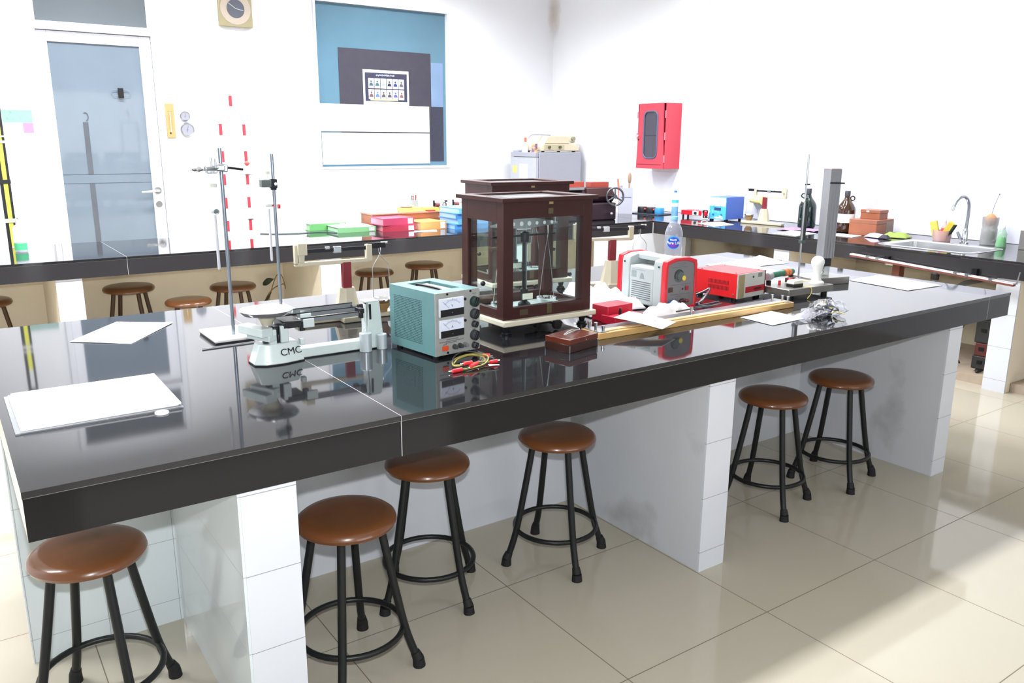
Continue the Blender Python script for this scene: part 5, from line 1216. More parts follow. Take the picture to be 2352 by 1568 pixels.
obj('housing', G().prism([(-0.20, 0.01), (0.22, 0.01), (0.22, 0.055), (0.115, 0.065), (0.10, 0.135), (-0.13, 0.135), (-0.17, 0.075), (-0.20, 0.05)], -0.13, 0.13, XZ), BW_, t, bevel=0.006)
obj('seam_line', G().bb(-0.165, 0.10, -0.1312, -0.13, 0.070, 0.074), M('seam_olive', (150, 140, 104), 0.6), t, smooth=False)
obj('control_plate', G().bb(-0.17, 0.05, -0.1325, -0.13, 0.018, 0.060), M('olive_beige_plate', (184, 178, 148), 0.5), t, smooth=False)
for x in (-0.12, -0.005): obj('control_knob', G().cyl((x, -0.1325, 0.042), (x, -0.15, 0.042), 0.011, n=16), M('dark_olive_knob', (84, 78, 60), 0.4), t)
obj('side_drum', G().cyl((0.165, -0.10, 0.112), (0.165, 0.06, 0.112), 0.036, n=24).box((0.165, -0.02, 0.075), (0.07, 0.16, 0.03)), M('cream_drum', (226, 218, 200), 0.4), t)
obj('drum_knob', G().cyl((0.165, -0.10, 0.112), (0.165, -0.125, 0.112), 0.017, n=18), M('olive_drum_knob', (150, 146, 126), 0.4), t)
obj('lever', G().tube(smooth_path([(-0.05, -0.06, 0.142), (-0.18, -0.06, 0.146), (-0.25, -0.06, 0.142), (-0.285, -0.06, 0.118), (-0.29, -0.06, 0.108)]), 0.006, 8).box((0.09, 0.02, 0.128), (0.12, 0.10, 0.014)), M('lilac_grey_lever', (176, 172, 186), 0.4), t)
for sx in (-0.16, 0.18):
    for sy in (-0.1, 0.1): obj('foot', G().cyl((sx, sy, 0), (sx, sy, 0.011), 0.014, n=12), RUBBER, t)
single('spray_bottle', G().lathe([(1e-4, 0), (0.024, 0), (0.024, 0.05), (0.011, 0.072), (0.011, 0.088), (1e-4, 0.088)], n=20), M('clear_white_bottle', (240, 240, 246), 0.3), 'small white bottle with an orange top on the fridge, at left', 'bottle', (5.275, 7.33, ztf)); COL.objects[-1].scale = (1.2, 1.2, 1.2)
o = obj('orange_top', G().cyl((0, 0, 0.088), (0, 0, 0.125), 0.011, n=14), M('orange_cap', (246, 108, 82), 0.4), [q for q in COL.objects if q.name == 'spray_bottle'][0])
single('supply_box', G().bb(-0.016, 0.016, -0.02, 0.02, 0, 0.075), M('purple_orange_box', (128, 100, 128), 0.5, dirt=((246, 190, 120), 12, 0.45, 0.55)), 'small purple and orange box between the bottle and beige balance', 'box', (5.268, 7.155, ztf), R(20)); COL.objects[-1].scale = (1.2, 1.2, 1.2)
single('device_dock', G().box((0, 0, 0.009), (0.045, 0.10, 0.018)), M('grey_blue_dock', (160, 164, 190), 0.4), 'low grey device lying on the fridge front edge', 'device', (5.27, 7.47, ztf), 0, bevel=0.002)

# black cast machine with hand wheel
CASTM = M('dark_cast_iron', (60, 44, 52), 0.4, 0.5, var=0.25, scale=20)
t = thing('hand_wheel_machine', 'dark cast iron machine with a spoked hand wheel on the bench corner', 'machine', (4.64, 5.60, T), R(-6))
obj('bed', G().bb(-0.40, 0.30, -0.10, 0.12, 0.0, 0.15), CASTM, t, bevel=0.012)
obj('barrel', G().cyl((-0.38, 0.0, 0.205), (0.30, 0.0, 0.205), 0.062, n=28), CASTM, t)
obj('top_plate', G().bb(-0.42, -0.02, -0.07, 0.09, 0.262, 0.285), STEEL, t, bevel=0.003)
obj('carriage', G().bb(0.0, 0.27, -0.085, 0.09, 0.20, 0.28), M('dark_brown_iron', (78, 52, 52), 0.45, 0.3), t, bevel=0.006)
wh = G().tube([(0.075*math.cos(2*PI*i/32), 0, 0.075*math.sin(2*PI*i/32)) for i in range(32)], 0.009, 10, closed=True)
for k in range(3): wh.cyl((0, 0, 0), (0.072*math.cos(R(90+120*k)), 0, 0.072*math.sin(R(90+120*k))), 0.009, 0.006, 10)
wh.cyl((0, -0.02, 0), (0, 0.02, 0), 0.017, n=16)
w_o = obj('hand_wheel', wh, M('polished_dark_iron', (96, 98, 106), 0.25, 0.8), t, loc=(0.245, -0.150, 0.205), rot=(0, 0, R(-20)))
obj('wheel_shaft', G().cyl((0.245, -0.135, 0.205), (0.245, -0.05, 0.205), 0.011, n=12), STEEL, t)
obj('crank_knob', G().cyl((0.0, -0.01, -0.072), (0.0, -0.04, -0.074), 0.009, n=12), STEEL, w_o)
obj('clamp_screw', G().cyl((0.245, -0.11, 0.06), (0.225, -0.14, 0.06), 0.010, n=12).ball((0.215, -0.145, 0.058), 0.014, 10), STEEL, t)
for i, (x, w, lb) in enumerate(((-0.30, 0.12, 'red brown box at the left on top of the cast iron machine'), (-0.085, 0.17, 'red brown box in the middle on top of the cast iron machine'), (0.165, 0.19, 'red brown box at the right on top of the cast iron machine'))):
    zz = 0.2855 if x < 0.1 else 0.2805
    single('wooden_block', G().bb(-w/2, w/2, -0.04, 0.04, 0, 0.045), M('red_brown_block', (150, 60, 48), 0.45, var=0.15), lb, 'box', (4.64+x*math.cos(R(-6)), 5.61+x*math.sin(R(-6)), T+zz), R(-6), group='boxes on the machine', bevel=0.002)

# ================================================================== side bench things
t = thing('magazine_holder', 'white cardboard holder with leaflets and a brush, beside the hand wheel', 'holder', (5.455, 5.93, T), R(-38))
obj('box', G().bb(-0.065, 0.065, -0.05, -0.046, 0, 0.24).bb(-0.065, 0.065, 0.046, 0.05, 0, 0.26).bb(-0.065, -0.061, -0.046, 0.046, 0, 0.24).bb(0.061, 0.065, -0.046, 0.046, 0, 0.24).bb(-0.061, 0.061, -0.046, 0.046, 0, 0.004), M('white_card', (176, 178, 190), 0.5), t, smooth=False)
obj('printed_line', G().bb(-0.05, 0.05, -0.0508, -0.05, 0.150, 0.158), M('grey_blue_print', (84, 90, 136), 0.6), t, smooth=False)
obj('leaflet', G().bb(-0.055, -0.035, -0.02, -0.017, 0.01, 0.33), M('orange_leaflet', (240, 120, 104), 0.5), t, smooth=False, rot=(0, R(-6), 0))
obj('leaflet', G().bb(-0.03, 0.03, 0.0, 0.003, 0.01, 0.36), M('grey_leaflet', (220, 216, 218), 0.5), t, smooth=False)
obj('leaflet', G().bb(0.03, 0.058, 0.02, 0.023, 0.01, 0.38), M('lilac_leaflet', (224, 222, 240), 0.5), t, smooth=False)
obj('brush', G().cyl((0.02, -0.01, 0.02), (0.03, -0.01, 0.28), 0.006, n=10).ball((0.032, -0.01, 0.335), 0.024, 12, (0.7, 0.5, 2.2)), M('tan_brush', (160, 132, 108), 0.7), t)
t = thing('instrument_tray', 'thin black tray holding two black coils and one blue coil', 'tray', (5.625, 5.725, T), R(8))
obj('tray', G().bb(-0.12, 0.12, -0.16, 0.17, 0.0, 0.008), M('blue_black_tray', (44, 54, 66), 0.4), t, bevel=0.002)
for i, (x, y, c_, lb) in enumerate(((5.60, 5.845, (34, 32, 38), 'black cylinder coil nearest the white holder, on the thin tray'), (5.615, 5.74, (36, 32, 38), 'black cylinder coil in the middle of the thin tray'), (5.62, 5.635, (54, 138, 196), 'blue cylinder coil on the thin tray'))):
    c = thing('coil_drum', lb, 'coil', (x, y, T+0.0085), 0, 'coil drums')
    obj('drum', G().lathe([(1e-4, 0), (0.044, 0), (0.045, 0.003), (0.045, 0.052), (0.043, 0.055), (1e-4, 0.055)], n=28), M('drum_%d' % i, c_, 0.35), c)
    if i < 2: obj('red_terminal', G().ball((-0.01, -0.046, 0.036), 0.010, 10), M('coral_terminal', (232, 76, 70), 0.4), c)
t = thing('water_bottle', 'slim bottle with blue label at the front of the side bench', 'bottle', (5.515, 5.335, T))
obj('bottle_body', G().lathe([(1e-4, 0.0), (0.028, 0.0), (0.030, 0.006), (0.030, 0.165), (0.026, 0.19), (0.013, 0.218), (0.012, 0.226)], n=28), glass_mat('pet_plastic', (240, 242, 250)), t)
obj('blue_liquid', G().lathe([(1e-4, 0.004), (0.0275, 0.004), (0.0285, 0.008), (0.0285, 0.10), (1e-4, 0.10)], n=28), M('sky_blue', (72, 180, 244), 0.35), t)
obj('label', G().lathe([(0.0305, 0.10), (0.0305, 0.135)], n=28), M('pale_blue_label', (206, 222, 244), 0.4), t)
obj('label_band', G().lathe([(0.0306, 0.135), (0.0306, 0.158)], n=28), M('sky_blue', (72, 180, 244)), t)
obj('cap', G().cyl((0, 0, 0.226), (0, 0, 0.243), 0.0135, n=20), M('royal_blue_cap', (64, 120, 206), 0.4), t)
t = thing('demonstration_unit', 'low red unit on legs with white bulbs, beside the blue box', 'instrument', (5.70, 5.235, T), R(100))
obj('body', G().bb(-0.135, 0.135, -0.055, 0.055, 0.024, 0.066), REDP, t, bevel=0.002)
obj('grey_plate', G().bb(-0.05, 0.015, 0.055, 0.057, 0.026, 0.064), M('pale_grey_plate', (206, 206, 206), 0.5), t, smooth=False)
obj('knob', G().cyl((-0.02, 0.057, 0.045), (-0.02, 0.068, 0.045), 0.012, n=16), BLACKP, t)
for i, x in enumerate((-0.06, 0.0, 0.05)): obj('bulb', G().ball((x, 0.0, 0.080), 0.018, 12), M('opal_bulb', (246, 246, 244)), t)
for sx in (-0.12, 0.12):
    for sy in (-0.04, 0.04): obj('leg', G().cyl((sx, sy, 0), (sx, sy, 0.024), 0.009, n=10), BLACKP, t)
t = thing('cable_loop', 'small coil of black and white cable left of the blue box', 'cable', (5.60, 5.045, T))
obj('loop', G().tube([(0.0+0.012*math.cos(3*q), 0.045*math.cos(q), 0.048+0.042*math.sin(q)) for q in [2*PI*i/24 for i in range(24)]], 0.006, 8, closed=True), M('white_cable', (226, 226, 232), 0.4), t)
obj('loop', G().tube([(0.02+0.008*math.cos(2*q), 0.012+0.04*math.cos(q), 0.046+0.038*math.sin(q)) for q in [2*PI*i/24 for i in range(24)]], 0.007, 8, closed=True), BLACKP, t)
BLUE = M('royal_blue_enamel', (70, 104, 188), 0.4, var=0.06, scale=90)
t = thing('control_box', 'blue metal control box with a light blue front on the side bench', 'control box', (5.735, 4.925, T), R(3))
obj('case', G().bb(-0.12, 0.125, -0.088, 0.088, 0.014, 0.206), BLUE, t, bevel=0.002)
fp = obj('front_panel', G().bb(-0.124, -0.12, -0.088, 0.088, 0.014, 0.206), M('sky_blue_panel', (74, 170, 230), 0.4, dirt=((140, 206, 244), 30, 0.55, 0.7)), t, smooth=False)
obj('white_panel', G().bb(-0.1252, -0.124, -0.083, 0.085, 0.128, 0.200), M('white_panel', (230, 238, 246), 0.4), fp, smooth=False)
obj('digital_display', G().bb(-0.1262, -0.124, -0.035, 0.035, 0.090, 0.115), M('dark_display', (50, 70, 110), 0.25), fp, smooth=False)
for (y, z, c_) in ((0.045, 0.055, (40, 110, 190)), (-0.045, 0.055, (40, 110, 190)), (0.04, 0.14, (196, 204, 214)), (-0.03, 0.14, (196, 204, 214))):
    obj('terminal', G().cyl((-0.124, y, z), (-0.134, y, z), 0.0075, n=12), M('terminal_%d' % c_[0], c_, 0.4), t)
obj('white_marks', G().bb(-0.1250, -0.124, -0.06, 0.03, 0.022, 0.034).bb(-0.1250, -0.124, -0.05, -0.02, 0.036, 0.048), M('white_ink', (228, 238, 246), 0.5), fp, smooth=False)
for sx in (-0.10, 0.10):
    for sy in (-0.07, 0.07): obj('foot', G().cyl((sx, sy, 0), (sx, sy, 0.014), 0.012, n=12), RUBBER, t)
paper('paper_sheet', [(5.18, 4.566), (5.46, 4.60), (5.56, 4.835), (5.30, 4.86)], 'white sheet lying before the blue control box')
paper('paper_sheet', [(5.16, 3.77), (5.46, 3.80), (5.46, 4.03), (5.17, 3.985)], 'white sheet at the bench edge before the green bottle', curl=0.004)
paper('paper_sheet', [(5.43, 3.49), (5.62, 3.53), (5.60, 3.715), (5.43, 3.675)], 'white sheet in front of the wooden boxes and brown bottle')
# small funnel held on the wall
t = thing('wall_funnel', 'pale yellow funnel in a bracket on the wall behind the side balance', 'funnel', (XR-0.008, 4.80, 0.935))
obj('cup', G().cyl((-0.05, -0.05, 0.03), (-0.05, 0.075, 0.036), 0.034, 0.026, n=22), M('pale_yellow_plastic', (236, 222, 150), 0.45), t)
obj('cone', G().lathe([(0.042, 0.0), (0.006, -0.055), (0.005, -0.085), (1e-4, -0.085)], (-0.05, -0.005, 0.005), 20), M('grey_funnel', (178, 184, 186), 0.35, trans=0.3), t)
obj('bracket', G().box((-0.02, 0, 0.01), (0.04, 0.03, 0.012)), STEEL, t)


def jug_bottle(x, y, ang, glass, label, cap, paper_label):
    t = thing('reagent_bottle', label, 'bottle', (x, y, T), ang, 'large reagent bottles')
    obj('bottle_body', G().lathe([(1e-4, 0.004), (0.055, 0.0), (0.067, 0.006), (0.069, 0.02), (0.069, 0.165), (0.066, 0.185), (0.055, 0.208), (0.036, 0.232), (0.024, 0.25), (0.019, 0.268), (0.019, 0.288), (1e-4, 0.288)], n=36), glass, t)
    obj('cap', G().lathe([(1e-4, 0.3125), (0.0195, 0.3125), (0.021, 0.31), (0.021, 0.272), (0.0195, 0.271), (1e-4, 0.2885)], n=26), cap, t)
    obj('ring_handle', G().tube(arc((0.0, 0.041, 0.256), 0.016, 0, 2*PI, 20, 'yz')[:-1], 0.005, 8, closed=True), glass, t)
    if paper_label: obj('label', G().lathe([(0.0695, 0.075), (0.0695, 0.142)], n=30, a0=R(262), a1=R(412)), M('white_label', (236, 238, 246), 0.45), t)


jug_bottle(5.765, 4.12, R(55), M('dark_green_glass', (14, 34, 32), 0.06, coat=0.6), 'large dark green glass bottle with ring handle on the side bench', M('grey_black_cap', (58, 58, 66), 0.4), False)
jug_bottle(5.745, 3.762, R(-125), M('amber_brown_glass', (58, 36, 20), 0.06, coat=0.6), 'large amber bottle with white label beside the wooden boxes', M('grey_black_cap', (58, 58, 66)), True)
single('purple_cloth', G().grid(14, 10, lambda u, v: ((u-0.5)*0.24+0.01*math.sin(6*v), (v-0.5)*0.30, 0.0065+0.003*math.sin(9*u+5*v)+0.002*math.sin(17*v))), M('purple_cloth', (148, 122, 164), 0.85), 'flat purple cloth under and beside the green bottle', 'cloth', (5.575, 4.02, T+0.0006), R(12), solid=0.002)
OBW = M('orange_brown_wood', (148, 88, 62), 0.45, var=0.2, scale=12)
t = thing('wooden_box', 'larger orange brown wooden box beside the amber bottle', 'box', (5.775, 3.56, T), R(6))
obj('body', G().bb(-0.135, 0.135, -0.105, 0.105, 0.0, 0.085), OBW, t, bevel=0.002)
obj('lid', G().bb(-0.135, 0.135, -0.105, 0.105, 0.0855, 0.115), M('orange_brown_lid', (146, 92, 70), 0.45, var=0.2, scale=12), t, bevel=0.002)
obj('worn_side', G().bb(0.02, 0.1355, -0.1062, -0.105, 0.01, 0.10), M('worn_grey_wood', (150, 132, 124), 0.7, var=0.3, scale=30), t, smooth=False)
t = thing('wooden_box', 'smaller orange brown box stacked on the larger one', 'box', (5.79, 3.555, T+0.1155), R(4))
obj('body', G().bb(-0.06, 0.06, -0.075, 0.075, 0, 0.045), OBW, t, bevel=0.002)
obj('lid', G().bb(-0.062, 0.062, -0.078, 0.078, 0.0455, 0.068), M('orange_brown_lid', (180, 104, 74)), t, bevel=0.002)
obj('label_tag', G().bb(-0.0632, -0.062, 0.008, 0.03, 0.05, 0.062), M('pale_tag', (230, 214, 200), 0.5), t, smooth=False)
for i, (x, y, w, d, h, c_, lb, cat) in enumerate(((5.60, 3.405, 0.10, 0.13, 0.028, (206, 190, 222), 'folded lilac cloth on the bench left of the sink', 'cloth'), (5.565, 3.315, 0.06, 0.07, 0.026, (60, 58, 66), 'small dark folded cloth between lilac and green cloths', 'cloth'), (5.72, 3.325, 0.12, 0.19, 0.034, (138, 158, 78), 'crumpled lime green cloth beside the sink', 'cloth'))):
    single('folded_cloth', G().grid(18, 18, lambda u, v: ((u-0.5)*w, (v-0.5)*d, 0.004+h*(0.75+0.25*math.sin(7*u+4*v+i)*math.cos(6*v+2*i))*min(1, 5*min(u, 1-u, v, 1-v)))), M('cloth_%d' % i, c_, 0.85), lb, cat, (x, y, T+0.0005), R(10*i-8), solid=0.003)

# sink
SINKM = M('sink_steel', (196, 198, 200), 0.25, 0.85, var=0.06, scale=12)
t = thing('sink', 'stainless steel sink basin set in the side bench under the tap', 'sink', (5.47, 2.87, T))
hx, hy = 0.205, 0.295
prof = [(0.035, 0.002), (0.030, 0.0045), (0.0, 0.0045), (-0.012, -0.004), (-0.020, -0.14), (-0.05, -0.15)]
vs = []; fs = []; m = len(prof)
ring = []
for (sx, sy, a0) in ((1, 1, 0), (-1, 1, 90), (-1, -1, 180), (1, -1, 270)):
    for k in range(7): ring.append((sx, sy, R(a0+15*k)))
for (sx, sy, a) in ring:
    for off, z in prof:
        r = max(0.004, 0.05+off); vs.append((sx*(hx-0.05)+r*math.cos(a), sy*(hy-0.05)+r*math.sin(a), z))
n = len(ring)
for i in range(n):
    for q in range(m-1): fs.append((i*m+q, ((i+1) % n)*m+q, ((i+1) % n)*m+q+1, i*m+q+1))
fs.append(tuple(i*m+m-1 for i in range(n)))
obj('basin', G().add(vs, fs), SINKM, t)
obj('drain', G().lathe([(0.036, -0.1485), (0.03, -0.147), (0.02, -0.15), (1e-4, -0.15)], (0, 0, 0), 24), CHROME, t)
t = thing('gooseneck_tap', 'chrome gooseneck tap arching over the sink', 'tap', (5.80, 2.872, T))
obj('base', G().lathe([(1e-4, 0), (0.028, 0), (0.028, 0.008), (0.019, 0.014), (0.018, 0.085), (0.012, 0.10), (1e-4, 0.10)], n=24), CHROME, t)
obj('spout', G().tube(smooth_path([(0, 0, 0.09), (0.002, -0.002, 0.20), (-0.004, 0.0, 0.27), (-0.03, 0.012, 0.312), (-0.07, 0.028, 0.312), (-0.10, 0.040, 0.28), (-0.112, 0.046, 0.245)], 6), 0.0105, 12), M('satin_tap', (170, 176, 186), 0.22, 0.9), t)
obj('nozzle', G().cyl((-0.111, 0.046, 0.250), (-0.118, 0.049, 0.222), 0.0125, 0.0135, 16), CHROME, t)
obj('lever', G().cyl((-0.015, 0.02, 0.03), (-0.02, 0.045, 0.075), 0.012, 0.009, n=14), M('satin_tap', (170, 176, 186)), t)
t = thing('sponge_tub', 'clear pink tub with sponges behind the sink, left of the tap', 'tub', (5.80, 3.03, T))
obj('tub', G().lathe([(1e-4, 0.001), (0.055, 0.001), (0.064, 0.075), (0.062, 0.075), (0.053, 0.004), (1e-4, 0.004)], n=30), glass_mat('pink_tub_plastic', (240, 226, 228), 0.45, (236, 206, 206)), t)
tag(obj('sponge', G().box((0.0, 0.055, 0.075), (0.022, 0.05, 0.12), rot=(R(-18), 0, 0)), M('yellow_sponge', (200, 190, 92), 0.9, bump=0.6, scale=120), None, bevel=0.004), 'yellow sponge at the left in the pink tub', 'sponge').location = (5.80, 3.03, T)
s1 = obj('sponge', G().box((-0.01, -0.040, 0.074), (0.028, 0.05, 0.13), rot=(R(28), 0, 0)), M('amber_sponge', (206, 174, 64), 0.9, bump=0.6, scale=120), None, bevel=0.004)
tag(s1, 'amber sponge with a dark green scouring side, next to the tap', 'sponge').location = (5.80, 3.03, T)
obj('scouring_pad', G().box((-0.01, -0.064, 0.072), (0.029, 0.012, 0.11), rot=(R(28), 0, 0)), M('green_black_scourer', (36, 52, 40), 0.95), s1)
t = thing('soap_bottle', 'clear bottle of pink soap standing in the sponge tub', 'bottle', (5.815, 3.025, T+0.0045))
obj('bottle_body', G().lathe([(1e-4, 0), (0.022, 0), (0.023, 0.09), (0.010, 0.115), (0.009, 0.135)], n=22), glass_mat('clear_soap_plastic', (246, 230, 232), 0.35, (240, 214, 216)), t)
obj('label', G().lathe([(0.0235, 0.045), (0.0235, 0.085)], n=22), M('coral_red_label', (226, 72, 88), 0.4), t)
obj('nozzle', G().cyl((0, 0, 0.135), (0, 0, 0.165), 0.006, 0.003, 12), WHITE, t)
t = thing('brush_jar', 'clear jar holding an orange bottle brush and dark sponge, right of the tap', 'jar', (5.86, 2.745, T))
obj('jar_body', G().lathe([(1e-4, 0.001), (0.048, 0.001), (0.050, 0.01), (0.050, 0.10), (0.046, 0.12), (0.050, 0.14), (0.052, 0.185), (0.050, 0.185), (0.044, 0.12), (0.047, 0.10), (0.047, 0.01), (1e-4, 0.004)], n=30), glass_mat('cloudy_jar', (232, 232, 232), 0.3, (216, 216, 214)), t)
obj('orange_brush', G().ball((0, 0, 0.165), 0.036, 16, (1, 1, 1.2)), M('orange_bristle', (240, 150, 104), 0.9, bump=0.8, scale=200), t)
obj('brush_wire', G().tube(smooth_path([(0, 0, 0.20), (0.01, -0.008, 0.27), (0.026, -0.02, 0.335)]), 0.0022, 6).ball((0.027, -0.021, 0.338), 0.006, 8), M('lilac_wire', (150, 146, 170), 0.4, 0.5), t)
obj('dark_sponge', G().ball((0.0, 0, 0.06), 0.04, 16, (1, 1, 0.95)), M('dark_steel_wool', (84, 90, 102), 0.8, bump=1.0, scale=150), t)
t = thing('soap_bottle', 'clear bottle with green liquid soap at the right end of the sink', 'bottle', (5.80, 2.632, T))
obj('bottle_body', G().lathe([(1e-4, 0.0), (0.034, 0.0), (0.035, 0.008), (0.030, 0.05), (0.031, 0.085), (0.018, 0.112), (0.012, 0.118)], n=26), glass_mat('clear_green_plastic', (226, 246, 230), 0.25, (214, 236, 220)), t)
obj('green_liquid', G().lathe([(1e-4, 0.003), (0.031, 0.003), (0.032, 0.010), (0.028, 0.048), (0.02, 0.066), (1e-4, 0.060)], n=24), M('leaf_green_liquid', (80, 178, 100), 0.2), t)
obj('cap', G().lathe([(1e-4, 0.118), (0.014, 0.118), (0.016, 0.126), (0.012, 0.14), (0.005, 0.146), (1e-4, 0.146)], n=20), M('white_cap', (238, 240, 246), 0.35), t)
t = thing('steel_canister', 'grey steel box canister at the right edge of the side bench', 'canister', (5.82, 2.44, T))
obj('body', G().bb(-0.07, 0.07, -0.08, 0.06, 0, 0.125), GALV, t, bevel=0.003)
obj('sloped_lid', G().box((0, -0.01, 0.140), (0.144, 0.144, 0.028), top=0.55), STEEL, t)

# rail hung along the side bench front
t = thing('track_rail', 'long white topped metal rail with clips hung along the sink bench front', 'rail', (5.085, 2.73, 0.700))
dz = 0.0527
TR = Matrix.Rotation(math.atan2(0.056, 1.06), 4, 'X')


def trb(x0, x1, y0, y1, z0, z1): return G().add(*(lambda q: (q.v, q.f))(G().bb(x0, x1, y0, y1, z0, z1)), TR)


obj('rail_base', trb(-0.018, 0.018, -0.53, 0.53, -0.012, 0.0), M('rust_brown_rail', (116, 66, 58), 0.5), t, smooth=False)
obj('rail_top', trb(-0.017, 0.017, -0.53, 0.53, 0.0, 0.008), M('white_rail_top', (226, 224, 226), 0.25), t, smooth=False)
obj('rail_line', trb(-0.0172, -0.012, -0.53, 0.53, 0.008, 0.0095), M('rail_grey_line', (150, 146, 148), 0.4), t, smooth=False)
for y in (0.40, 0.33, -0.19, -0.26, -0.40): obj('rail_clip', trb(-0.02, 0.02, y-0.010, y+0.010, -0.004, 0.016), STEEL, t)
obj('end_rod', G().cyl((0.012, -0.535, -0.028), (0.012, -0.545, 0.045), 0.0045, n=10), STEEL, t)
obj('hanger_bracket', G().bb(0.018, 0.049, -0.30, -0.27, -0.02, 0.03).bb(0.018, 0.049, 0.27, 0.30, 0.0, 0.04), DARKM, t, smooth=False)

# ================================================================== fire cabinet on the pilaster
t = thing('fire_cabinet', 'red fire extinguisher cabinet with an oval window on the corner wall', 'cabinet', (5.95, 5.916, 1.518))
RC = M('fire_red_enamel', (192, 60, 76), 0.42, var=0.05)
cd, cw, ch = 0.205, 0.375, 0.607
g = G().bb(-cd, 0, -cw/2, -cw/2+0.004, -ch/2, ch/2).bb(-cd, 0, cw/2-0.004, cw/2, -ch/2, ch/2).bb(-cd, 0, -cw/2+0.004, cw/2-0.004, -ch/2, -ch/2+0.004).bb(-cd, 0, -cw/2+0.004, cw/2-0.004, ch/2-0.004, ch/2).bb(-0.004, 0, -cw/2+0.004, cw/2-0.004, -ch/2+0.004, ch/2-0.004)
obj('body', g, RC, t, smooth=False)
# door with an oblong opening
oy, oz, orr = 0.092, 0.218, 0.055
inner = []
for (sy, sz, a0) in ((1, 1, 0), (-1, 1, 90), (-1, -1, 180), (1, -1, 270)):
    for k in range(7): a = R(a0+15*k); inner.append((sy*(oy-orr)+orr*math.cos(a), 0.012+sz*(oz-orr)+orr*math.sin(a)))
outer = []
for (y, z) in inner:
    s_ = max(abs(y)/(cw/2), abs(z)/(ch/2)); outer.append((y/s_, z/s_))
n = len(inner); vs = []
for xx in (-cd-0.012, -cd-0.0005):
    vs += [(xx, y, z) for y, z in inner]+[(xx, y, z) for y, z in outer]
fs = []
for i in range(n):
    j = (i+1) % n
    fs += [(i, j, n+j, n+i), (2*n+i, 3*n+i, 3*n+j, 2*n+j), (i, 2*n+i, 2*n+j, j), (n+i, n+j, 3*n+j, 3*n+i)]
dr = obj('door', G().add(vs, fs), RC, t)
obj('window_seal', G().tube([(-cd-0.012, y, z) for y, z in inner], 0.008, 8, closed=True), M('slate_rubber', (84, 90, 116), 0.5), dr)
obj('window_pane', G().prism(inner, -cd-0.008, -cd-0.006, YZ), glass_mat('smoky_pane', (176, 176, 192), 0.25, (120, 118, 136)), dr, smooth=False)
obj('lock', G().cyl((-cd-0.012, 0.160, 0.005), (-cd-0.026, 0.160, 0.005), 0.009, n=14), CHROME, dr)
obj('lock', G().cyl((-cd-0.012, 0.160, -0.032), (-cd-0.018, 0.160, -0.032), 0.008, n=14), BLACKP, dr)
for z in (0.20, 0.0, -0.21): obj('hinge', G().cyl((-cd-0.008, -cw/2-0.002, z-0.034), (-cd-0.008, -cw/2-0.002, z+0.034), 0.006, n=10), M('pink_hinge', (226, 120, 136), 0.4), dr)
for z in (0.2, -0.0): obj('hinge', G().cyl((-cd-0.006, cw/2+0.002, z-0.03), (-cd-0.006, cw/2+0.002, z+0.03), 0.005, n=10), M('pink_hinge', (226, 120, 136)), dr)
obj('bottom_slot', G().bb(-cd-0.0135, -cd-0.012, -cw/2+0.03, cw/2-0.02, -ch/2+0.036, -ch/2+0.042), M('dark_red_slot', (130, 24, 42), 0.5), dr, smooth=False)
t = thing('fire_extinguisher', 'red fire extinguisher inside the wall cabinet', 'extinguisher', (5.85, 5.894, 1.518-ch/2+0.0045))
obj('cylinder', G().lathe([(1e-4, 0), (0.052, 0), (0.054, 0.006), (0.054, 0.23), (0.046, 0.262), (0.02, 0.28), (0.016, 0.29), (1e-4, 0.29)], n=30), REDP, t)
obj('valve', G().cyl((0, 0, 0.29), (0, 0, 0.325), 0.013, n=14).box((-0.02, 0, 0.335), (0.07, 0.016, 0.012), rot=(0, R(10), 0)).box((-0.02, 0, 0.357), (0.075, 0.016, 0.008), rot=(0, R(-12), 0)), BRASS, t)
obj('gauge', G().cyl((-0.013, 0, 0.31), (-0.026, 0, 0.31), 0.012, n=14), M('white_gauge', (226, 226, 220), 0.4), t)

# ================================================================== below the side bench
t = thing('cardboard_box', 'flat brown cardboard box under the side bench, seen behind the clear bottle', 'box', (5.62, 4.85, 0.0555), R(8))
CB = M('brown_cardboard', (196, 160, 118), 0.8, var=0.1)
obj('body', G().bb(-0.22, 0.22, -0.28, 0.28, 0, 0.40), CB, t)
obj('flap', G().grid(2, 6, lambda u, v: (-0.22-0.12*u, -0.28+0.56*v, 0.402+0.05*u)), CB, t, solid=0.004)
t = thing('sink_trap', 'grey pipe trap hanging under the sink', 'pipe', (5.47, 2.87, 0))
obj('pipe', G().tube(smooth_path([(0, 0, T-0.155), (0, 0, 0.54), (0.0, -0.02, 0.46), (0.0, -0.075, 0.435), (0.0, -0.13, 0.46), (0, -0.15, 0.52), (0.10, -0.15, 0.56), (0.44, -0.15, 0.56)], 6), 0.017, 12), M('grey_pipe', (160, 164, 168), 0.4), t)
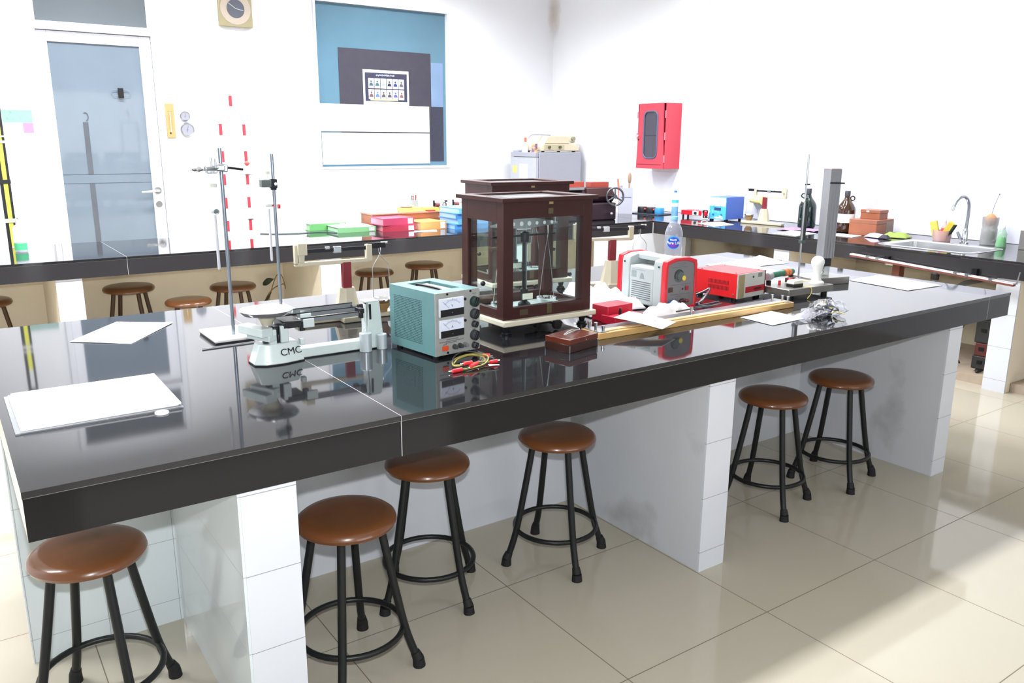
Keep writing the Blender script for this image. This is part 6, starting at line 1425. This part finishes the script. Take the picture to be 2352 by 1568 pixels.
obj('slip_nut', G().cyl((0, 0, 0.575), (0, 0, 0.61), 0.026, n=14), M('dark_pipe_nut', (70, 66, 66), 0.5), t)
single('wood_prop', G().bb(-0.03, 0.03, -0.025, 0.025, 0.0555, T-0.016), M('red_brown_prop', (124, 72, 54), 0.6, var=0.25), 'short red brown timber prop under the sink bench', 'prop', (5.22, 2.99, 0), 0, smooth=False)
DKB = M('dusty_black_plastic', (44, 46, 46), 0.5, var=0.3, scale=14)
items = [(0.0555, 0.085, 0.20, DKB, 'lowest dusty black case of the stack under the side bench'), (0.141, 0.085, 0.18, M('dark_red_case', (86, 36, 34), 0.5, var=0.25), 'dark red case in the middle of the stack under the side bench'), (0.2265, 0.15, 0.20, DKB, 'uppermost black case of the stack under the side bench')]
for z, h, w, m_, lb in items:
    c = thing('equipment_case', lb, 'case', (5.53, 2.447, z), R(4), 'cases stacked under the side bench')
    obj('shell', G().bb(-0.15, 0.15, -w/2+0.004, w/2-0.02, 0, h), m_, c, bevel=0.006)
    obj('catch', G().box((-0.152, 0.03, h*0.55), (0.006, 0.03, 0.022)), DARKM, c)
single('dark_hose', G().tube(smooth_path([(5.345, 2.47, 0.39), (5.33, 2.55, 0.36), (5.335, 2.60, 0.25), (5.36, 2.61, 0.13), (5.40, 2.60, 0.064)], 8), 0.0055, 8), M('dark_grey_hose', (66, 62, 58), 0.5), 'thin dark hose curving down beside the stacked cases', 'hose')
t = thing('power_plug', 'black mains plug with a short cable lying on the plinth edge', 'plug', (5.30, 2.42, 0.0555), R(-20))
obj('body', G().cyl((-0.028, 0, 0.014), (0.02, 0, 0.014), 0.014, 0.008, n=14), BLACKP, t)
obj('prong', G().cyl((-0.028, 0.006, 0.014), (-0.046, 0.006, 0.014), 0.0025, n=8), STEEL, t)
obj('prong', G().cyl((-0.028, -0.006, 0.014), (-0.046, -0.006, 0.014), 0.0025, n=8), STEEL, t)
obj('cable', G().tube(smooth_path([(0.02, 0, 0.014), (0.06, 0.0, 0.012), (0.10, 0.01, 0.006)]), 0.0035, 8), BLACKP, t)
